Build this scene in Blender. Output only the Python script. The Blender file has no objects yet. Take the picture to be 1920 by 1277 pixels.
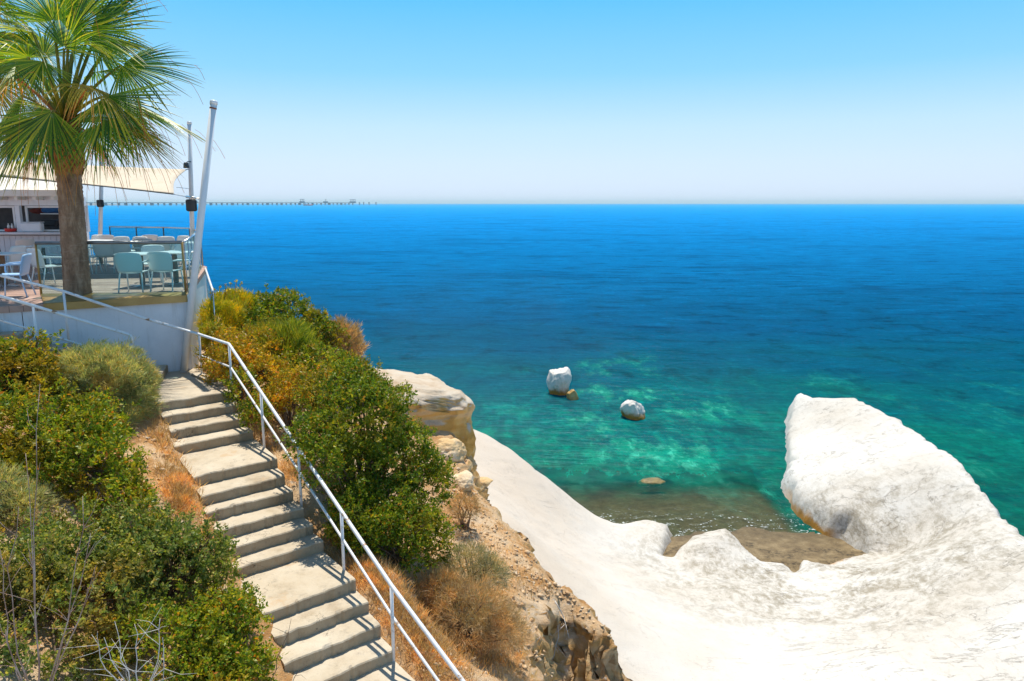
import bpy, math, random
import numpy as np
from mathutils import Vector, Matrix
C = bpy.context.scene
COL = C.collection
rng = np.random.default_rng(7)
random.seed(7)
rad = math.radians

# ------------------------------------------------------------------ camera, sky, sun, exposure
F = 1400.0; PITCH = math.atan(257.5 / F); CAMZ = 13.0
cd = bpy.data.cameras.new('camera'); cam = bpy.data.objects.new('camera', cd); COL.objects.link(cam)
cd.sensor_width = 36; cd.lens = F / 1920 * 36; cd.clip_start = 0.1; cd.clip_end = 80000
cam.location = (0, 0, CAMZ); cam.rotation_euler = (math.pi / 2 - PITCH, 0, 0)
C.camera = cam
SUN_EL, SUN_AZ = rad(70), rad(-7)       # azimuth from +Y towards +X
w = bpy.data.worlds.new("World"); C.world = w; w.use_nodes = True
nt = w.node_tree; bg = nt.nodes['Background']
sky = nt.nodes.new('ShaderNodeTexSky'); sky.sky_type = 'NISHITA'; sky.sun_disc = False
sky.sun_elevation = SUN_EL; sky.sun_rotation = SUN_AZ
sky.air_density = 1.0; sky.dust_density = 0.6; sky.ozone_density = 3.0
STR = 0.13
tcw = nt.nodes.new('ShaderNodeTexCoord'); sxw = nt.nodes.new('ShaderNodeSeparateXYZ'); nt.links.new(tcw.outputs['Generated'], sxw.inputs[0])
rw = nt.nodes.new('ShaderNodeValToRGB'); nt.links.new(sxw.outputs[2], rw.inputs[0]); e = rw.color_ramp.elements
STOPS = [(0, (.60, .70, .88)), (.05, (.545, .685, .86)), (.095, (.45, .66, .86)), (.16, (.21, .55, .84)), (.25, (.07, .455, .88)), (.5, (.075, .20, .40)), (1, (.06, .13, .26))]
while len(e) < len(STOPS): e.new(.5)
for k, (p_, c_) in enumerate(STOPS): e[k].position = p_; e[k].color = (*c_, 1)
gain = nt.nodes.new('ShaderNodeVectorMath'); gain.operation = 'SCALE'; gain.inputs['Scale'].default_value = 1 / STR; nt.links.new(rw.outputs[0], gain.inputs[0])
mx = nt.nodes.new('ShaderNodeMix'); mx.data_type = 'RGBA'; mx.inputs[0].default_value = .88
nt.links.new(sky.outputs[0], mx.inputs[6]); nt.links.new(gain.outputs[0], mx.inputs[7]); nt.links.new(mx.outputs[2], bg.inputs['Color'])
bg.inputs['Strength'].default_value = STR
sd = bpy.data.lights.new('sun', 'SUN'); sun = bpy.data.objects.new('sun', sd); COL.objects.link(sun)
sd.energy = 4.4; sd.angle = rad(0.53); sd.color = (1, 0.94, 0.82)
sv = Vector((math.sin(SUN_AZ) * math.cos(SUN_EL), math.cos(SUN_AZ) * math.cos(SUN_EL), math.sin(SUN_EL)))
sun.rotation_euler = sv.to_track_quat('Z', 'Y').to_euler(); sun.location = (0, 0, 60)
C.view_settings.view_transform = 'Standard'; C.view_settings.look = 'None'
C.view_settings.exposure = 0.33; C.view_settings.gamma = 1
C.cycles.transparent_max_bounces = 16; C.cycles.max_bounces = 6

# ------------------------------------------------------------------ helpers
CT, ST = math.cos(PITCH), math.sin(PITCH)
def P(px, py, z=None, d=None):
    """world point seen at that place of the 1920 px picture, at height z relative to the eye or at distance d"""
    x = (px - 960) / F; y = -(py - 638.5) / F
    v = np.array([x, CT + y * ST, -ST + y * CT])
    v = v * (z / v[2]) if z is not None else v * (d / v[1])
    return v + np.array([0, 0, CAMZ])
def nrm(v):
    v = np.asarray(v, float); return v / (np.linalg.norm(v, axis=-1, keepdims=True) + 1e-12)
def _hash(ix, iy, iz, s):
    h = (ix * 374761393 + iy * 668265263 + iz * 2147483647 + s * 1274126177) & 0xFFFFFFFF
    h = ((h ^ (h >> 13)) * 1274126177) & 0xFFFFFFFF
    h = ((h ^ (h >> 16)) * 2246822519) & 0xFFFFFFFF
    return ((h ^ (h >> 15)) & 0xFFFFFF) / 0xFFFFFF
def vnoise(p, s=0):
    p = np.asarray(p, float); i = np.floor(p).astype(np.int64); f = p - i; f = f * f * (3 - 2 * f)
    r = 0
    for dx in (0, 1):
        for dy in (0, 1):
            for dz in (0, 1):
                wgt = (f[..., 0] if dx else 1 - f[..., 0]) * (f[..., 1] if dy else 1 - f[..., 1]) * (f[..., 2] if dz else 1 - f[..., 2])
                r = r + wgt * _hash(i[..., 0] + dx, i[..., 1] + dy, i[..., 2] + dz, s)
    return r * 2 - 1
def fbm(p, o=4, s=0, g=0.5):
    p = np.asarray(p, float); a = 1; r = 0; t = 0
    for k in range(o):
        r = r + a * vnoise(p * (2.03 ** k) + 17.3 * k, s + k); t += a; a *= g
    return r / t
class MB:
    def __init__(s): s.v = []; s.f = []; s.n = 0
    def add(s, v, f):
        v = np.asarray(v, float); s.v.append(v); s.f += [tuple(int(i) + s.n for i in q) for q in f]; s.n += len(v); return s
    def box(s, c, d, rz=0.0, bev=0.0):
        x, y, z = [q / 2 for q in d]; b = min(bev, x * .9, y * .9, z * .9)
        if b > 0:
            v = []
            for zz, o in ((-z, b), (-z + b, 0), (z - b, 0), (z, b)):
                X, Y = x - o, y - o; e = b if o == 0 else b * .4
                v += [(-X + e, -Y, zz), (X - e, -Y, zz), (X, -Y + e, zz), (X, Y - e, zz), (X - e, Y, zz), (-X + e, Y, zz), (-X, Y - e, zz), (-X, -Y + e, zz)]
            f = [tuple(range(7, -1, -1)), tuple(range(24, 32))]
            for k in range(3):
                for i in range(8): j = (i + 1) % 8; f.append((k * 8 + i, k * 8 + j, k * 8 + 8 + j, k * 8 + 8 + i))
        else:
            v = [(-x, -y, -z), (x, -y, -z), (x, y, -z), (-x, y, -z), (-x, -y, z), (x, -y, z), (x, y, z), (-x, y, z)]
            f = [(3, 2, 1, 0), (4, 5, 6, 7), (0, 1, 5, 4), (1, 2, 6, 5), (2, 3, 7, 6), (3, 0, 4, 7)]
        v = np.array(v); cs, sn = math.cos(rz), math.sin(rz)
        v = np.c_[v[:, 0] * cs - v[:, 1] * sn, v[:, 0] * sn + v[:, 1] * cs, v[:, 2]] + np.asarray(c, float)
        return s.add(v, f)
    def bar(s, a, b, wd, h, up=(0, 0, 1)):
        a = np.asarray(a, float); b = np.asarray(b, float); t = nrm(b - a); u = np.cross(t, up); u = nrm(u); n = np.cross(u, t)
        v = [p + u * i * wd / 2 + n * j * h / 2 for p in (a, b) for i, j in ((-1, -1), (1, -1), (1, 1), (-1, 1))]
        return s.add(v, [(3, 2, 1, 0), (4, 5, 6, 7), (0, 1, 5, 4), (1, 2, 6, 5), (2, 3, 7, 6), (3, 0, 4, 7)])
    def tube(s, pts, r, n=8, cap=True):
        pts = np.asarray(pts, float); m = len(pts); r = np.broadcast_to(np.asarray(r, float), (m,))
        t = np.gradient(pts, axis=0); t = nrm(t)
        ref = np.array([0, 0, 1.0]) if abs(t[:, 2]).mean() < .85 else np.array([1.0, 0, 0])
        u = nrm(np.cross(t, ref)); v = np.cross(t, u)
        a = np.arange(n) * 2 * math.pi / n
        ring = (pts[:, None] + r[:, None, None] * (u[:, None] * np.cos(a)[None, :, None] + v[:, None] * np.sin(a)[None, :, None])).reshape(-1, 3)
        f = [(k * n + i, k * n + (i + 1) % n, k * n + n + (i + 1) % n, k * n + n + i) for k in range(m - 1) for i in range(n)]
        if cap: f += [tuple(range(n - 1, -1, -1)), tuple(range((m - 1) * n, m * n))]
        return s.add(ring, f)
    def lathe(s, prof, n=16, c=(0, 0, 0)):
        prof = np.array(prof, float); a = np.arange(n) * 2 * math.pi / n
        v = np.concatenate([np.c_[r * np.cos(a), r * np.sin(a), np.full(n, z)] for r, z in prof]) + np.asarray(c, float)
        f = [(k * n + i, k * n + (i + 1) % n, k * n + n + (i + 1) % n, k * n + n + i) for k in range(len(prof) - 1) for i in range(n)]
        f += [tuple(range(n - 1, -1, -1)), tuple(range((len(prof) - 1) * n, len(prof) * n))]
        return s.add(v, f)
    def prism(s, poly, z0, z1):
        n = len(poly); v = [(x, y, z0) for x, y in poly] + [(x, y, z1) for x, y in poly]
        return s.add(v, [tuple(range(n - 1, -1, -1)), tuple(range(n, 2 * n))] + [(i, (i + 1) % n, n + (i + 1) % n, n + i) for i in range(n)])
    def build(s, name, m, parent=None, smooth=False, off=None):
        v = np.concatenate(s.v) if s.v else np.zeros((0, 3))
        if off is not None: v = v - np.asarray(off, float)
        me = bpy.data.meshes.new(name); me.from_pydata(v.tolist(), [], s.f); me.update()
        return link(name, me, m, parent, smooth)
def link(name, me, m, parent=None, smooth=False):
    if m: me.materials.append(m)
    if smooth: me.polygons.foreach_set('use_smooth', np.ones(len(me.polygons), bool))
    o = bpy.data.objects.new(name, me); COL.objects.link(o)
    if parent is not None: o.parent = parent
    return o
def fast_mesh(name, v, q, m, parent=None, smooth=False):
    """v (n,3), q (k,4 or 3) numpy"""
    me = bpy.data.meshes.new(name); v = np.ascontiguousarray(v, np.float32); q = np.ascontiguousarray(q, np.int32); k = q.shape[1]
    me.vertices.add(len(v)); me.vertices.foreach_set('co', v.ravel())
    me.loops.add(q.size); me.loops.foreach_set('vertex_index', q.ravel())
    me.polygons.add(len(q)); me.polygons.foreach_set('loop_start', np.arange(len(q), dtype=np.int32) * k)
    me.update(calc_edges=True)
    return link(name, me, m, parent, smooth)
def tag(o, label=None, cat=None, group=None, kind=None):
    if label: o['label'] = label
    if cat: o['category'] = cat
    if group: o['group'] = group
    if kind: o['kind'] = kind
    return o
def empty(name, loc, label, cat, group=None, rz=0):
    o = bpy.data.objects.new(name, None); COL.objects.link(o); o.location = tuple(map(float, loc)); o.rotation_euler = (0, 0, rz); o.empty_display_size = .3
    return tag(o, label, cat, group)
def copy_tree(o, parent=None):
    c = o.copy(); COL.objects.link(c); c.parent = parent
    for ch in list(o.children): copy_tree(ch, c)
    return c
def rbf(pts, smooth=1e-3):
    pts = np.array(pts, float); xy = pts[:, :2]; n = len(pts)
    def phi(r): return r * r * np.log(r + 1e-9)
    A = np.zeros((n + 3, n + 3)); A[:n, :n] = phi(np.linalg.norm(xy[:, None] - xy[None], axis=-1)) + smooth * n * np.eye(n)
    A[:n, n] = 1; A[:n, n + 1:] = xy; A[n, :n] = 1; A[n + 1:, :n] = xy.T
    wv = np.linalg.solve(A, np.r_[pts[:, 2], 0, 0, 0])
    def f(x, y):
        x = np.asarray(x, float); y = np.asarray(y, float); r = wv[n] + wv[n + 1] * x + wv[n + 2] * y
        for i in range(n): r = r + wv[i] * phi(np.hypot(x - xy[i, 0], y - xy[i, 1]))
        return r
    return f
def sdf(poly, x, y):
    poly = np.asarray(poly, float)[:, :2]; d = np.full(np.shape(x), 1e9); ins = np.zeros(np.shape(x), bool)
    for a, b in zip(poly, np.roll(poly, -1, 0)):
        e = b - a; px, py = x - a[0], y - a[1]
        t = np.clip((px * e[0] + py * e[1]) / (e @ e + 1e-12), 0, 1)
        d = np.minimum(d, np.hypot(px - t * e[0], py - t * e[1]))
        if a[1] != b[1]:
            c = (a[1] > y) != (b[1] > y); ins ^= c & (x < (b[0] - a[0]) * (y - a[1]) / (b[1] - a[1]) + a[0])
    return np.where(ins, d, -d)
def sstep(a, b, x):
    t = np.clip((np.asarray(x, float) - a) / (b - a), 0, 1); return t * t * (3 - 2 * t)

# ------------------------------------------------------------------ materials
def new_mat(name):
    m = bpy.data.materials.new(name); m.use_nodes = True; t = m.node_tree; b = t.nodes['Principled BSDF']; return m, t, b
def N(t, kind, **kw):
    n = t.nodes.new(kind)
    for k, v in kw.items():
        if k in n.inputs: n.inputs[k].default_value = v
        else: setattr(n, k, v)
    return n
def ramp(t, fac, stops, interp='LINEAR'):
    r = t.nodes.new('ShaderNodeValToRGB'); r.color_ramp.interpolation = interp; e = r.color_ramp.elements
    while len(e) < len(stops): e.new(0.5)
    for k, (p, c) in enumerate(stops):
        e[k].position = p; e[k].color = (*c, 1) if len(c) == 3 else c
    t.links.new(fac, r.inputs[0]); return r.outputs[0]
def G1(v): return (v, v, v)
def mix(t, a, b, fac, mode='MIX'):
    n = t.nodes.new('ShaderNodeMix'); n.data_type = 'RGBA'; n.blend_type = mode
    for s, v in ((n.inputs[0], fac), (n.inputs[6], a), (n.inputs[7], b)):
        if hasattr(v, 'is_output') or hasattr(v, 'links'): t.links.new(v, s)
        else: s.default_value = v if not isinstance(v, tuple) or len(v) == 4 else (*v, 1)
    return n.outputs[2]
def noise(t, scale, detail=6, rough=.6, vec=None, dist=0):
    n = N(t, 'ShaderNodeTexNoise', Scale=scale, Detail=detail, Roughness=rough, Distortion=dist)
    if vec is None:
        tc = t.nodes.new('ShaderNodeNewGeometry'); vec = tc.outputs['Position']
    t.links.new(vec, n.inputs['Vector']); return n.outputs[0]
def stretch(t, s, loc=(0, 0, 0), rot=(0, 0, 0)):
    g = t.nodes.new('ShaderNodeNewGeometry'); m = t.nodes.new('ShaderNodeMapping'); m.inputs['Scale'].default_value = s
    m.inputs['Location'].default_value = loc; m.inputs['Rotation'].default_value = rot
    t.links.new(g.outputs['Position'], m.inputs[0]); return m.outputs[0]
def objvec(t, s=(1, 1, 1)):
    g = t.nodes.new('ShaderNodeTexCoord'); m = t.nodes.new('ShaderNodeMapping'); m.inputs['Scale'].default_value = s
    t.links.new(g.outputs['Object'], m.inputs[0]); return m.outputs[0]
def bump(t, b, h, strength, dist, prev=None):
    n = N(t, 'ShaderNodeBump', Strength=strength, Distance=dist); t.links.new(h, n.inputs['Height'])
    if prev is not None: t.links.new(prev, n.inputs['Normal'])
    t.links.new(n.outputs[0], b.inputs['Normal']); return n.outputs[0]
def math_n(t, op, a, b=0.0, clamp=False):
    n = t.nodes.new('ShaderNodeMath'); n.operation = op; n.use_clamp = clamp
    for s, v in ((n.inputs[0], a), (n.inputs[1], b)):
        if hasattr(v, 'links'): t.links.new(v, s)
        else: s.default_value = v
    return n.outputs[0]
def maprange(t, v, a, b, c=0.0, d=1.0):
    n = N(t, 'ShaderNodeMapRange'); t.links.new(v, n.inputs[0]); n.interpolation_type = 'SMOOTHSTEP'
    for i, q in enumerate((a, b, c, d)): n.inputs[1 + i].default_value = q
    return n.outputs[0]
def simple(name, stops, scale=6, rough=.6, bmp=0.0, bscale=40, bdist=.01, spec=.4, metal=0, obj=False):
    m, t, b = new_mat(name)
    v = objvec(t) if obj else None
    t.links.new(ramp(t, noise(t, scale, 6, .65, v), stops), b.inputs['Base Color'])
    b.inputs['Roughness'].default_value = rough; b.inputs['Specular IOR Level'].default_value = spec; b.inputs['Metallic'].default_value = metal
    if bmp: bump(t, b, noise(t, bscale, 5, .6, v), bmp, bdist)
    return m
def leaf_mat(name, cols, nscale=1.2, patch=None, trans=.38, rough=.45):
    """cols: stops over a random value per leaf; patch: (colour, amount) in noise patches"""
    m, t, b = new_mat(name); g = t.nodes.new('ShaderNodeNewGeometry')
    c = ramp(t, g.outputs['Random Per Island'], cols)
    if patch:
        f = maprange(t, noise(t, nscale, 3, .6), .5, .68, 0, patch[1]); c = mix(t, c, patch[0], f)
    t.links.new(c, b.inputs['Base Color']); b.inputs['Roughness'].default_value = rough; b.inputs['Specular IOR Level'].default_value = .3
    c = mix(t, c, mix(t, c, (1.75, 1.45, 1.1, 1), 1, 'MULTIPLY'), maprange(t, noise(t, 3.6, 4, .6), .46, .62)); t.links.new(c, b.inputs['Base Color'])
    tr = t.nodes.new('ShaderNodeBsdfTranslucent'); sc = mix(t, c, (1.0, .95, .25, 1), .25, 'MULTIPLY')
    t.links.new(mix(t, sc, (1.5, 1.4, .8, 1), 1.0, 'MULTIPLY'), tr.inputs[0])
    ms = N(t, 'ShaderNodeMixShader'); ms.inputs[0].default_value = trans
    t.links.new(b.outputs[0], ms.inputs[1]); t.links.new(tr.outputs[0], ms.inputs[2])
    t.links.new(ms.outputs[0], t.nodes['Material Output'].inputs[0]); return m
def glass_mat(name, tint, alpha):
    m, t, b = new_mat(name)
    b.inputs['Base Color'].default_value = (*tint, 1); b.inputs['Roughness'].default_value = .03; b.inputs['Specular IOR Level'].default_value = .6
    tp = t.nodes.new('ShaderNodeBsdfTransparent'); tp.inputs[0].default_value = (.80, .945, .95, 1)
    ms = N(t, 'ShaderNodeMixShader'); ms.inputs[0].default_value = alpha
    t.links.new(tp.outputs[0], ms.inputs[1]); t.links.new(b.outputs[0], ms.inputs[2]); t.links.new(ms.outputs[0], t.nodes['Material Output'].inputs[0])
    return m

M = {}
M['white_paint'] = simple('white_paint', [(.3, (.70, .71, .72)), (.7, (.82, .82, .82))], 3, .35, .1, 60, .002)
M['rail_paint'] = simple('rail_paint', [(.34, (.36, .20, .11)), (.37, (.60, .55, .50)), (.42, (.76, .77, .78)), (.7, (.82, .82, .82))], 6, .35, .1, 60, .002)
M['wall_paint'] = simple('wall_paint', [(.3, (.66, .68, .72)), (.55, (.78, .79, .82)), (.8, (.80, .81, .83))], 1.4, .6, .15, 25, .004)
m, t, b = new_mat('weathered_wall')
c = ramp(t, noise(t, 1.4, 6, .65), [(.3, (.66, .68, .72)), (.55, (.76, .77, .80)), (.8, (.80, .81, .83))])
c = mix(t, c, (.42, .39, .34, 1), maprange(t, noise(t, 1, 7, .7, stretch(t, (5, 5, .45))), .52, .74, 0, .5)); c = mix(t, c, (.35, .30, .25, 1), maprange(t, noise(t, 11, 5, .7), .66, .76, 0, .6))
t.links.new(c, b.inputs['Base Color']); b.inputs['Roughness'].default_value = .65; bump(t, b, noise(t, 20, 6, .7), .25, .008); M['wall_paint'] = m
M['plank_paint'] = simple('plank_paint', [(.3, (.62, .58, .60)), (.7, (.76, .72, .74))], 2.5, .5, .15, 40, .003)
M['plastic'] = simple('white_plastic', [(.3, (.74, .75, .74)), (.7, (.82, .82, .80))], 2, .35, 0)
M['plastic_beige'] = simple('beige_plastic', [(.3, (.66, .58, .52)), (.7, (.74, .66, .60))], 2, .4, 0)
M['plastic_blue'] = simple('pale_blue_plastic', [(.3, (.34, .54, .78)), (.7, (.42, .62, .84))], 2, .4, 0)
M['table_leg'] = simple('brown_wood', [(.3, (.14, .08, .04)), (.7, (.24, .14, .07))], 8, .6)
M['steel'] = simple('steel', [(.3, (.55, .56, .58)), (.7, (.70, .70, .72))], 4, .25, metal=1)
M['dark_steel'] = simple('dark_steel', [(.3, (.16, .17, .18)), (.7, (.26, .27, .28))], 4, .3, metal=.8)
M['brass'] = simple('brass_strip', [(.3, (.26, .16, .05)), (.7, (.48, .32, .11))], 1.1, .32, metal=.35)
M['dark_metal'] = simple('dark_metal', [(.3, (.03, .035, .04)), (.7, (.06, .065, .07))], 5, .5)
M['black'] = simple('black_plastic', [(.3, (.008, .008, .009)), (.7, (.018, .018, .02))], 9, .6)
M['dark_inside'] = simple('dark_inside', [(.3, (.05, .055, .06)), (.7, (.12, .12, .13))], 2, .8)
M['canvas'] = simple('sail_canvas', [(.3, (.60, .50, .38)), (.7, (.68, .58, .46))], 1.2, .85, .2, 90, .003)
M['roof'] = simple('roof_panel', [(.3, (.72, .66, .58)), (.7, (.84, .79, .72))], 1.5, .7)
M['glass'] = glass_mat('green_tinted_glass', (.06, .36, .42), .09)
M['red'] = simple('red_plastic', [(.3, (.5, .02, .02)), (.7, (.6, .04, .03))], 9, .4)
M['blue_cloth'] = simple('blue_cloth', [(.3, (.03, .13, .34)), (.7, (.06, .22, .5))], 9, .8)
M['rust'] = simple('rust_ring', [(.3, (.25, .08, .03)), (.7, (.35, .13, .05))], 20, .8)
M['dead_wood'] = simple('dead_wood', [(.3, (.22, .12, .08)), (.5, (.36, .24, .18)), (.75, (.58, .48, .42))], 6, .8)
M['bark'] = simple('twig_bark', [(.3, (.08, .05, .03)), (.7, (.2, .13, .08))], 9, .85)
M['bleached'] = simple('bleached_twig', [(.3, (.52, .46, .40)), (.7, (.74, .70, .65))], 6, .8)
M['straw'] = leaf_mat('dry_straw', [(0, (.34, .19, .075)), (.4, (.52, .34, .15)), (.75, (.65, .50, .29)), (1, (.46, .27, .10))], 2, None, .3)
M['pier'] = simple('far_concrete', [(.3, (.16, .19, .22)), (.7, (.24, .27, .30))], .02, .9)

# concrete
m, t, b = new_mat('weathered_concrete')
c = ramp(t, noise(t, 1.6, 7, .65), [(.25, (.36, .27, .17)), (.45, (.54, .45, .33)), (.75, (.65, .57, .45))])
c = mix(t, c, (.26, .21, .16, 1), maprange(t, noise(t, 5, 9, .78), .50, .72, 0, .7))
c = mix(t, c, (.20, .17, .14, 1), maprange(t, noise(t, 70, 4, .7), .6, .74, 0, .5))
ck = math_n(t, 'ABSOLUTE', math_n(t, 'SUBTRACT', noise(t, 1.3, 6, .65, None, .6), .5)); c = mix(t, c, (.10, .08, .06, 1), math_n(t, 'MULTIPLY', maprange(t, ck, .004, .001), maprange(t, noise(t, .9, 2, .5), .5, .6)))
c = mix(t, c, (.52, .34, .18, 1), maprange(t, noise(t, 2.3, 7, .7), .58, .72, 0, .6))
g = t.nodes.new('ShaderNodeNewGeometry'); sx = t.nodes.new('ShaderNodeSeparateXYZ'); t.links.new(g.outputs['True Normal'], sx.inputs[0])   # riser shade painted into the colour: upright faces darker and browner than treads
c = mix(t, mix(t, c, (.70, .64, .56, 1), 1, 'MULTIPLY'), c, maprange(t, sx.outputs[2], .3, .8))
t.links.new(c, b.inputs['Base Color']); b.inputs['Roughness'].default_value = .9
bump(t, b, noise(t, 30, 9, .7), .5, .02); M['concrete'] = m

# deck boards
m, t, b = new_mat('deck_boards')
v = stretch(t, (1, 1, 1), rot=(0, 0, rad(8)))
sx = t.nodes.new('ShaderNodeSeparateXYZ'); t.links.new(v, sx.inputs[0])
wv = math_n(t, 'FRACT', math_n(t, 'MULTIPLY', sx.outputs[1], 7.1))
gap = maprange(t, wv, .0, .07); 
brd = N(t, 'ShaderNodeTexWhiteNoise', noise_dimensions='1D'); t.links.new(math_n(t, 'FLOOR', math_n(t, 'MULTIPLY', sx.outputs[1], 7.1)), brd.inputs['W'])
c = ramp(t, brd.outputs[0], [(0, (.34, .20, .15)), (.5, (.46, .29, .22)), (1, (.56, .38, .31))])
c = mix(t, c, (.20, .12, .10, 1), maprange(t, noise(t, 3, 6, .7), .45, .7, 0, .5))
c = mix(t, (.05, .03, .03, 1), c, gap)
t.links.new(c, b.inputs['Base Color']); b.inputs['Roughness'].default_value = .65; M['deck'] = m

# soil of the hillside
m, t, b = new_mat('chalky_soil')
g = t.nodes.new('ShaderNodeNewGeometry'); sx = t.nodes.new('ShaderNodeSeparateXYZ'); t.links.new(g.outputs['True Normal'], sx.inputs[0])
c = ramp(t, noise(t, 1.1, 8, .68), [(.28, (.40, .18, .055)), (.42, (.56, .31, .13)), (.54, (.66, .45, .26)), (.7, (.72, .56, .39))])
c = mix(t, c, (.30, .16, .07, 1), maprange(t, noise(t, 7, 6, .75), .56, .72, 0, .7))
c = mix(t, c, (.78, .70, .60, 1), maprange(t, noise(t, 14, 5, .7), .58, .68, 0, .75))
# bare rock where the ground is steep: ochre beds
lay = noise(t, 1, 5, .6, stretch(t, (.5, .5, 5)), .4)
rk = ramp(t, lay, [(.3, (.42, .21, .07)), (.45, (.62, .37, .14)), (.6, (.70, .50, .28)), (.75, (.56, .35, .16))])
c = mix(t, c, rk, maprange(t, sx.outputs[2], .62, .40))
t.links.new(c, b.inputs['Base Color']); b.inputs['Roughness'].default_value = .95; b.inputs['Specular IOR Level'].default_value = .1
p1 = bump(t, b, noise(t, 8, 9, .72), .8, .10); bump(t, b, noise(t, 60, 4, .7), .6, .02, p1); M['soil'] = m

# white chalk
def chalk(name, stain=1.0, sea=False):
    m, t, b = new_mat(name)
    c = ramp(t, noise(t, .22, 4, .6), [(.33, (.72, .68, .62)), (.6, (.78, .76, .73))] if sea else [(.33, (.58, .53, .465)), (.5, (.635, .60, .55)), (.68, (.675, .66, .63))])
    g = t.nodes.new('ShaderNodeNewGeometry'); sx = t.nodes.new('ShaderNodeSeparateXYZ'); t.links.new(g.outputs['Position'], sx.inputs[0])
    # warm dust near the soil slope on the left
    warm = maprange(t, math_n(t, 'ADD', sx.outputs[0], math_n(t, 'MULTIPLY', noise(t, .5, 5, .6), 4)), 8.0, 2.0, 0, .55)
    c = mix(t, c, (.62, .49, .37, 1), warm)
    # grey lichen and mud stains round the cove
    vx = math_n(t, 'POWER', math_n(t, 'DIVIDE', math_n(t, 'SUBTRACT', sx.outputs[0], 10.5), 5.5), 2)
    vy = math_n(t, 'POWER', math_n(t, 'DIVIDE', math_n(t, 'SUBTRACT', sx.outputs[1], 24.0), 5.5), 2)
    zone = maprange(t, math_n(t, 'ADD', vx, vy), 2.2, .35)
    st = math_n(t, 'MULTIPLY', zone, math_n(t, 'MULTIPLY', maprange(t, noise(t, .9, 10, .8, None, .3), .40, .58), maprange(t, noise(t, 1, 8, .8, stretch(t, (5, 2.4, 5), rot=(0, 0, rad(-30)))), .36, .58)))
    c = mix(t, c, (.27, .23, .165, 1), math_n(t, 'MULTIPLY', st, .85 * stain))
    # fine dark pitting
    pit = maprange(t, noise(t, 1, 9, .78, stretch(t, (5.5, 2.2, 5), rot=(0, 0, rad(-28))), .3), .52, .66, 0, .5); rt = maprange(t, sx.outputs[0], 4.0, 9.5, .22, 1.0); pit = math_n(t, 'MULTIPLY', pit, rt)
    c = mix(t, c, (.37, .33, .27, 1), pit)
    ck = math_n(t, 'ABSOLUTE', math_n(t, 'SUBTRACT', noise(t, 1, 6, .6, stretch(t, (.22, .75, 1.2), rot=(0, 0, rad(-32))), .7), .5))
    ck = math_n(t, 'MULTIPLY', math_n(t, 'MULTIPLY', maprange(t, ck, .008, .001), rt), maprange(t, noise(t, .6, 3, .6), .38, .52)); c = mix(t, c, (.20, .16, .12, 1), math_n(t, 'MULTIPLY', ck, .4))
    sp = maprange(t, noise(t, 9, 5, .7), .62, .72, 0, .6); c = mix(t, c, (.34, .24, .15, 1), sp)
    # seaweed-stained ochre band at the waterline
    wl = maprange(t, math_n(t, 'ADD', sx.outputs[2], math_n(t, 'MULTIPLY', noise(t, 1.2, 5, .7), -.9)), .10 if sea else .0, -.3)
    if not sea: wl = math_n(t, 'MULTIPLY', wl, math_n(t, 'MULTIPLY', maprange(t, sx.outputs[1], 34, 29), math_n(t, 'MULTIPLY', maprange(t, sx.outputs[0], 13.0, 12.4), maprange(t, sx.outputs[0], 10.6, 11.2))))
    c = mix(t, c, (.40, .20, .04, 1), wl)
    t.links.new(c, b.inputs['Base Color']); b.inputs['Roughness'].default_value = .9; b.inputs['Specular IOR Level'].default_value = .15
    p1 = bump(t, b, noise(t, 1, 10, .72, stretch(t, (1.1, 2.4, 3), rot=(0, 0, rad(-28)))), .30, .12); p1 = bump(t, b, ck, .5, -.08, p1); bump(t, b, noise(t, 22, 6, .75), .6, .025, p1)
    return m
M['chalk'] = chalk('white_chalk'); M['sea_chalk'] = chalk('sea_stained_chalk', 0, True)
M['sandstone'] = simple('ochre_sandstone', [(.25, (.50, .32, .14)), (.45, (.68, .48, .26)), (.6, (.76, .62, .45)), (.8, (.78, .70, .58))], 1.0, .95, .8, 7, .09, .1)
m, t, b = new_mat('block_sandstone')
g = t.nodes.new('ShaderNodeNewGeometry'); sx = t.nodes.new('ShaderNodeSeparateXYZ'); t.links.new(g.outputs['Normal'], sx.inputs[0])
top = ramp(t, noise(t, 1.6, 8, .7), [(.3, (.54, .39, .25)), (.5, (.69, .57, .44)), (.7, (.72, .65, .55))])
fc = ramp(t, noise(t, 1, 5, .6, stretch(t, (.6, .6, 3.0), rot=(rad(14), rad(18), 0)), .5), [(.3, (.60, .30, .07)), (.5, (.78, .46, .14)), (.62, (.78, .54, .28)), (.75, (.64, .40, .22))])
c = mix(t, fc, top, maprange(t, math_n(t, 'ADD', sx.outputs[2], math_n(t, 'MULTIPLY', math_n(t, 'SUBTRACT', noise(t, 2.5, 5, .6), .5), .7)), .28, .52))
t.links.new(c, b.inputs['Base Color']); b.inputs['Roughness'].default_value = .95; b.inputs['Specular IOR Level'].default_value = .1
p1 = bump(t, b, noise(t, 4, 9, .75), .9, .12); bump(t, b, noise(t, 25, 5, .7), .6, .03, p1); M['cliff_block'] = m
M['wet_tan'] = simple('wet_tan_rock', [(.3, (.22, .12, .03)), (.55, (.50, .31, .10)), (.75, (.60, .45, .22))], 2.5, .5, .5, 14, .03)
M['stone'] = simple('rubble_stone', [(.3, (.38, .20, .09)), (.5, (.60, .42, .25)), (.7, (.72, .60, .46))], 5, .95, .5, 30, .02, .1)

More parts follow.
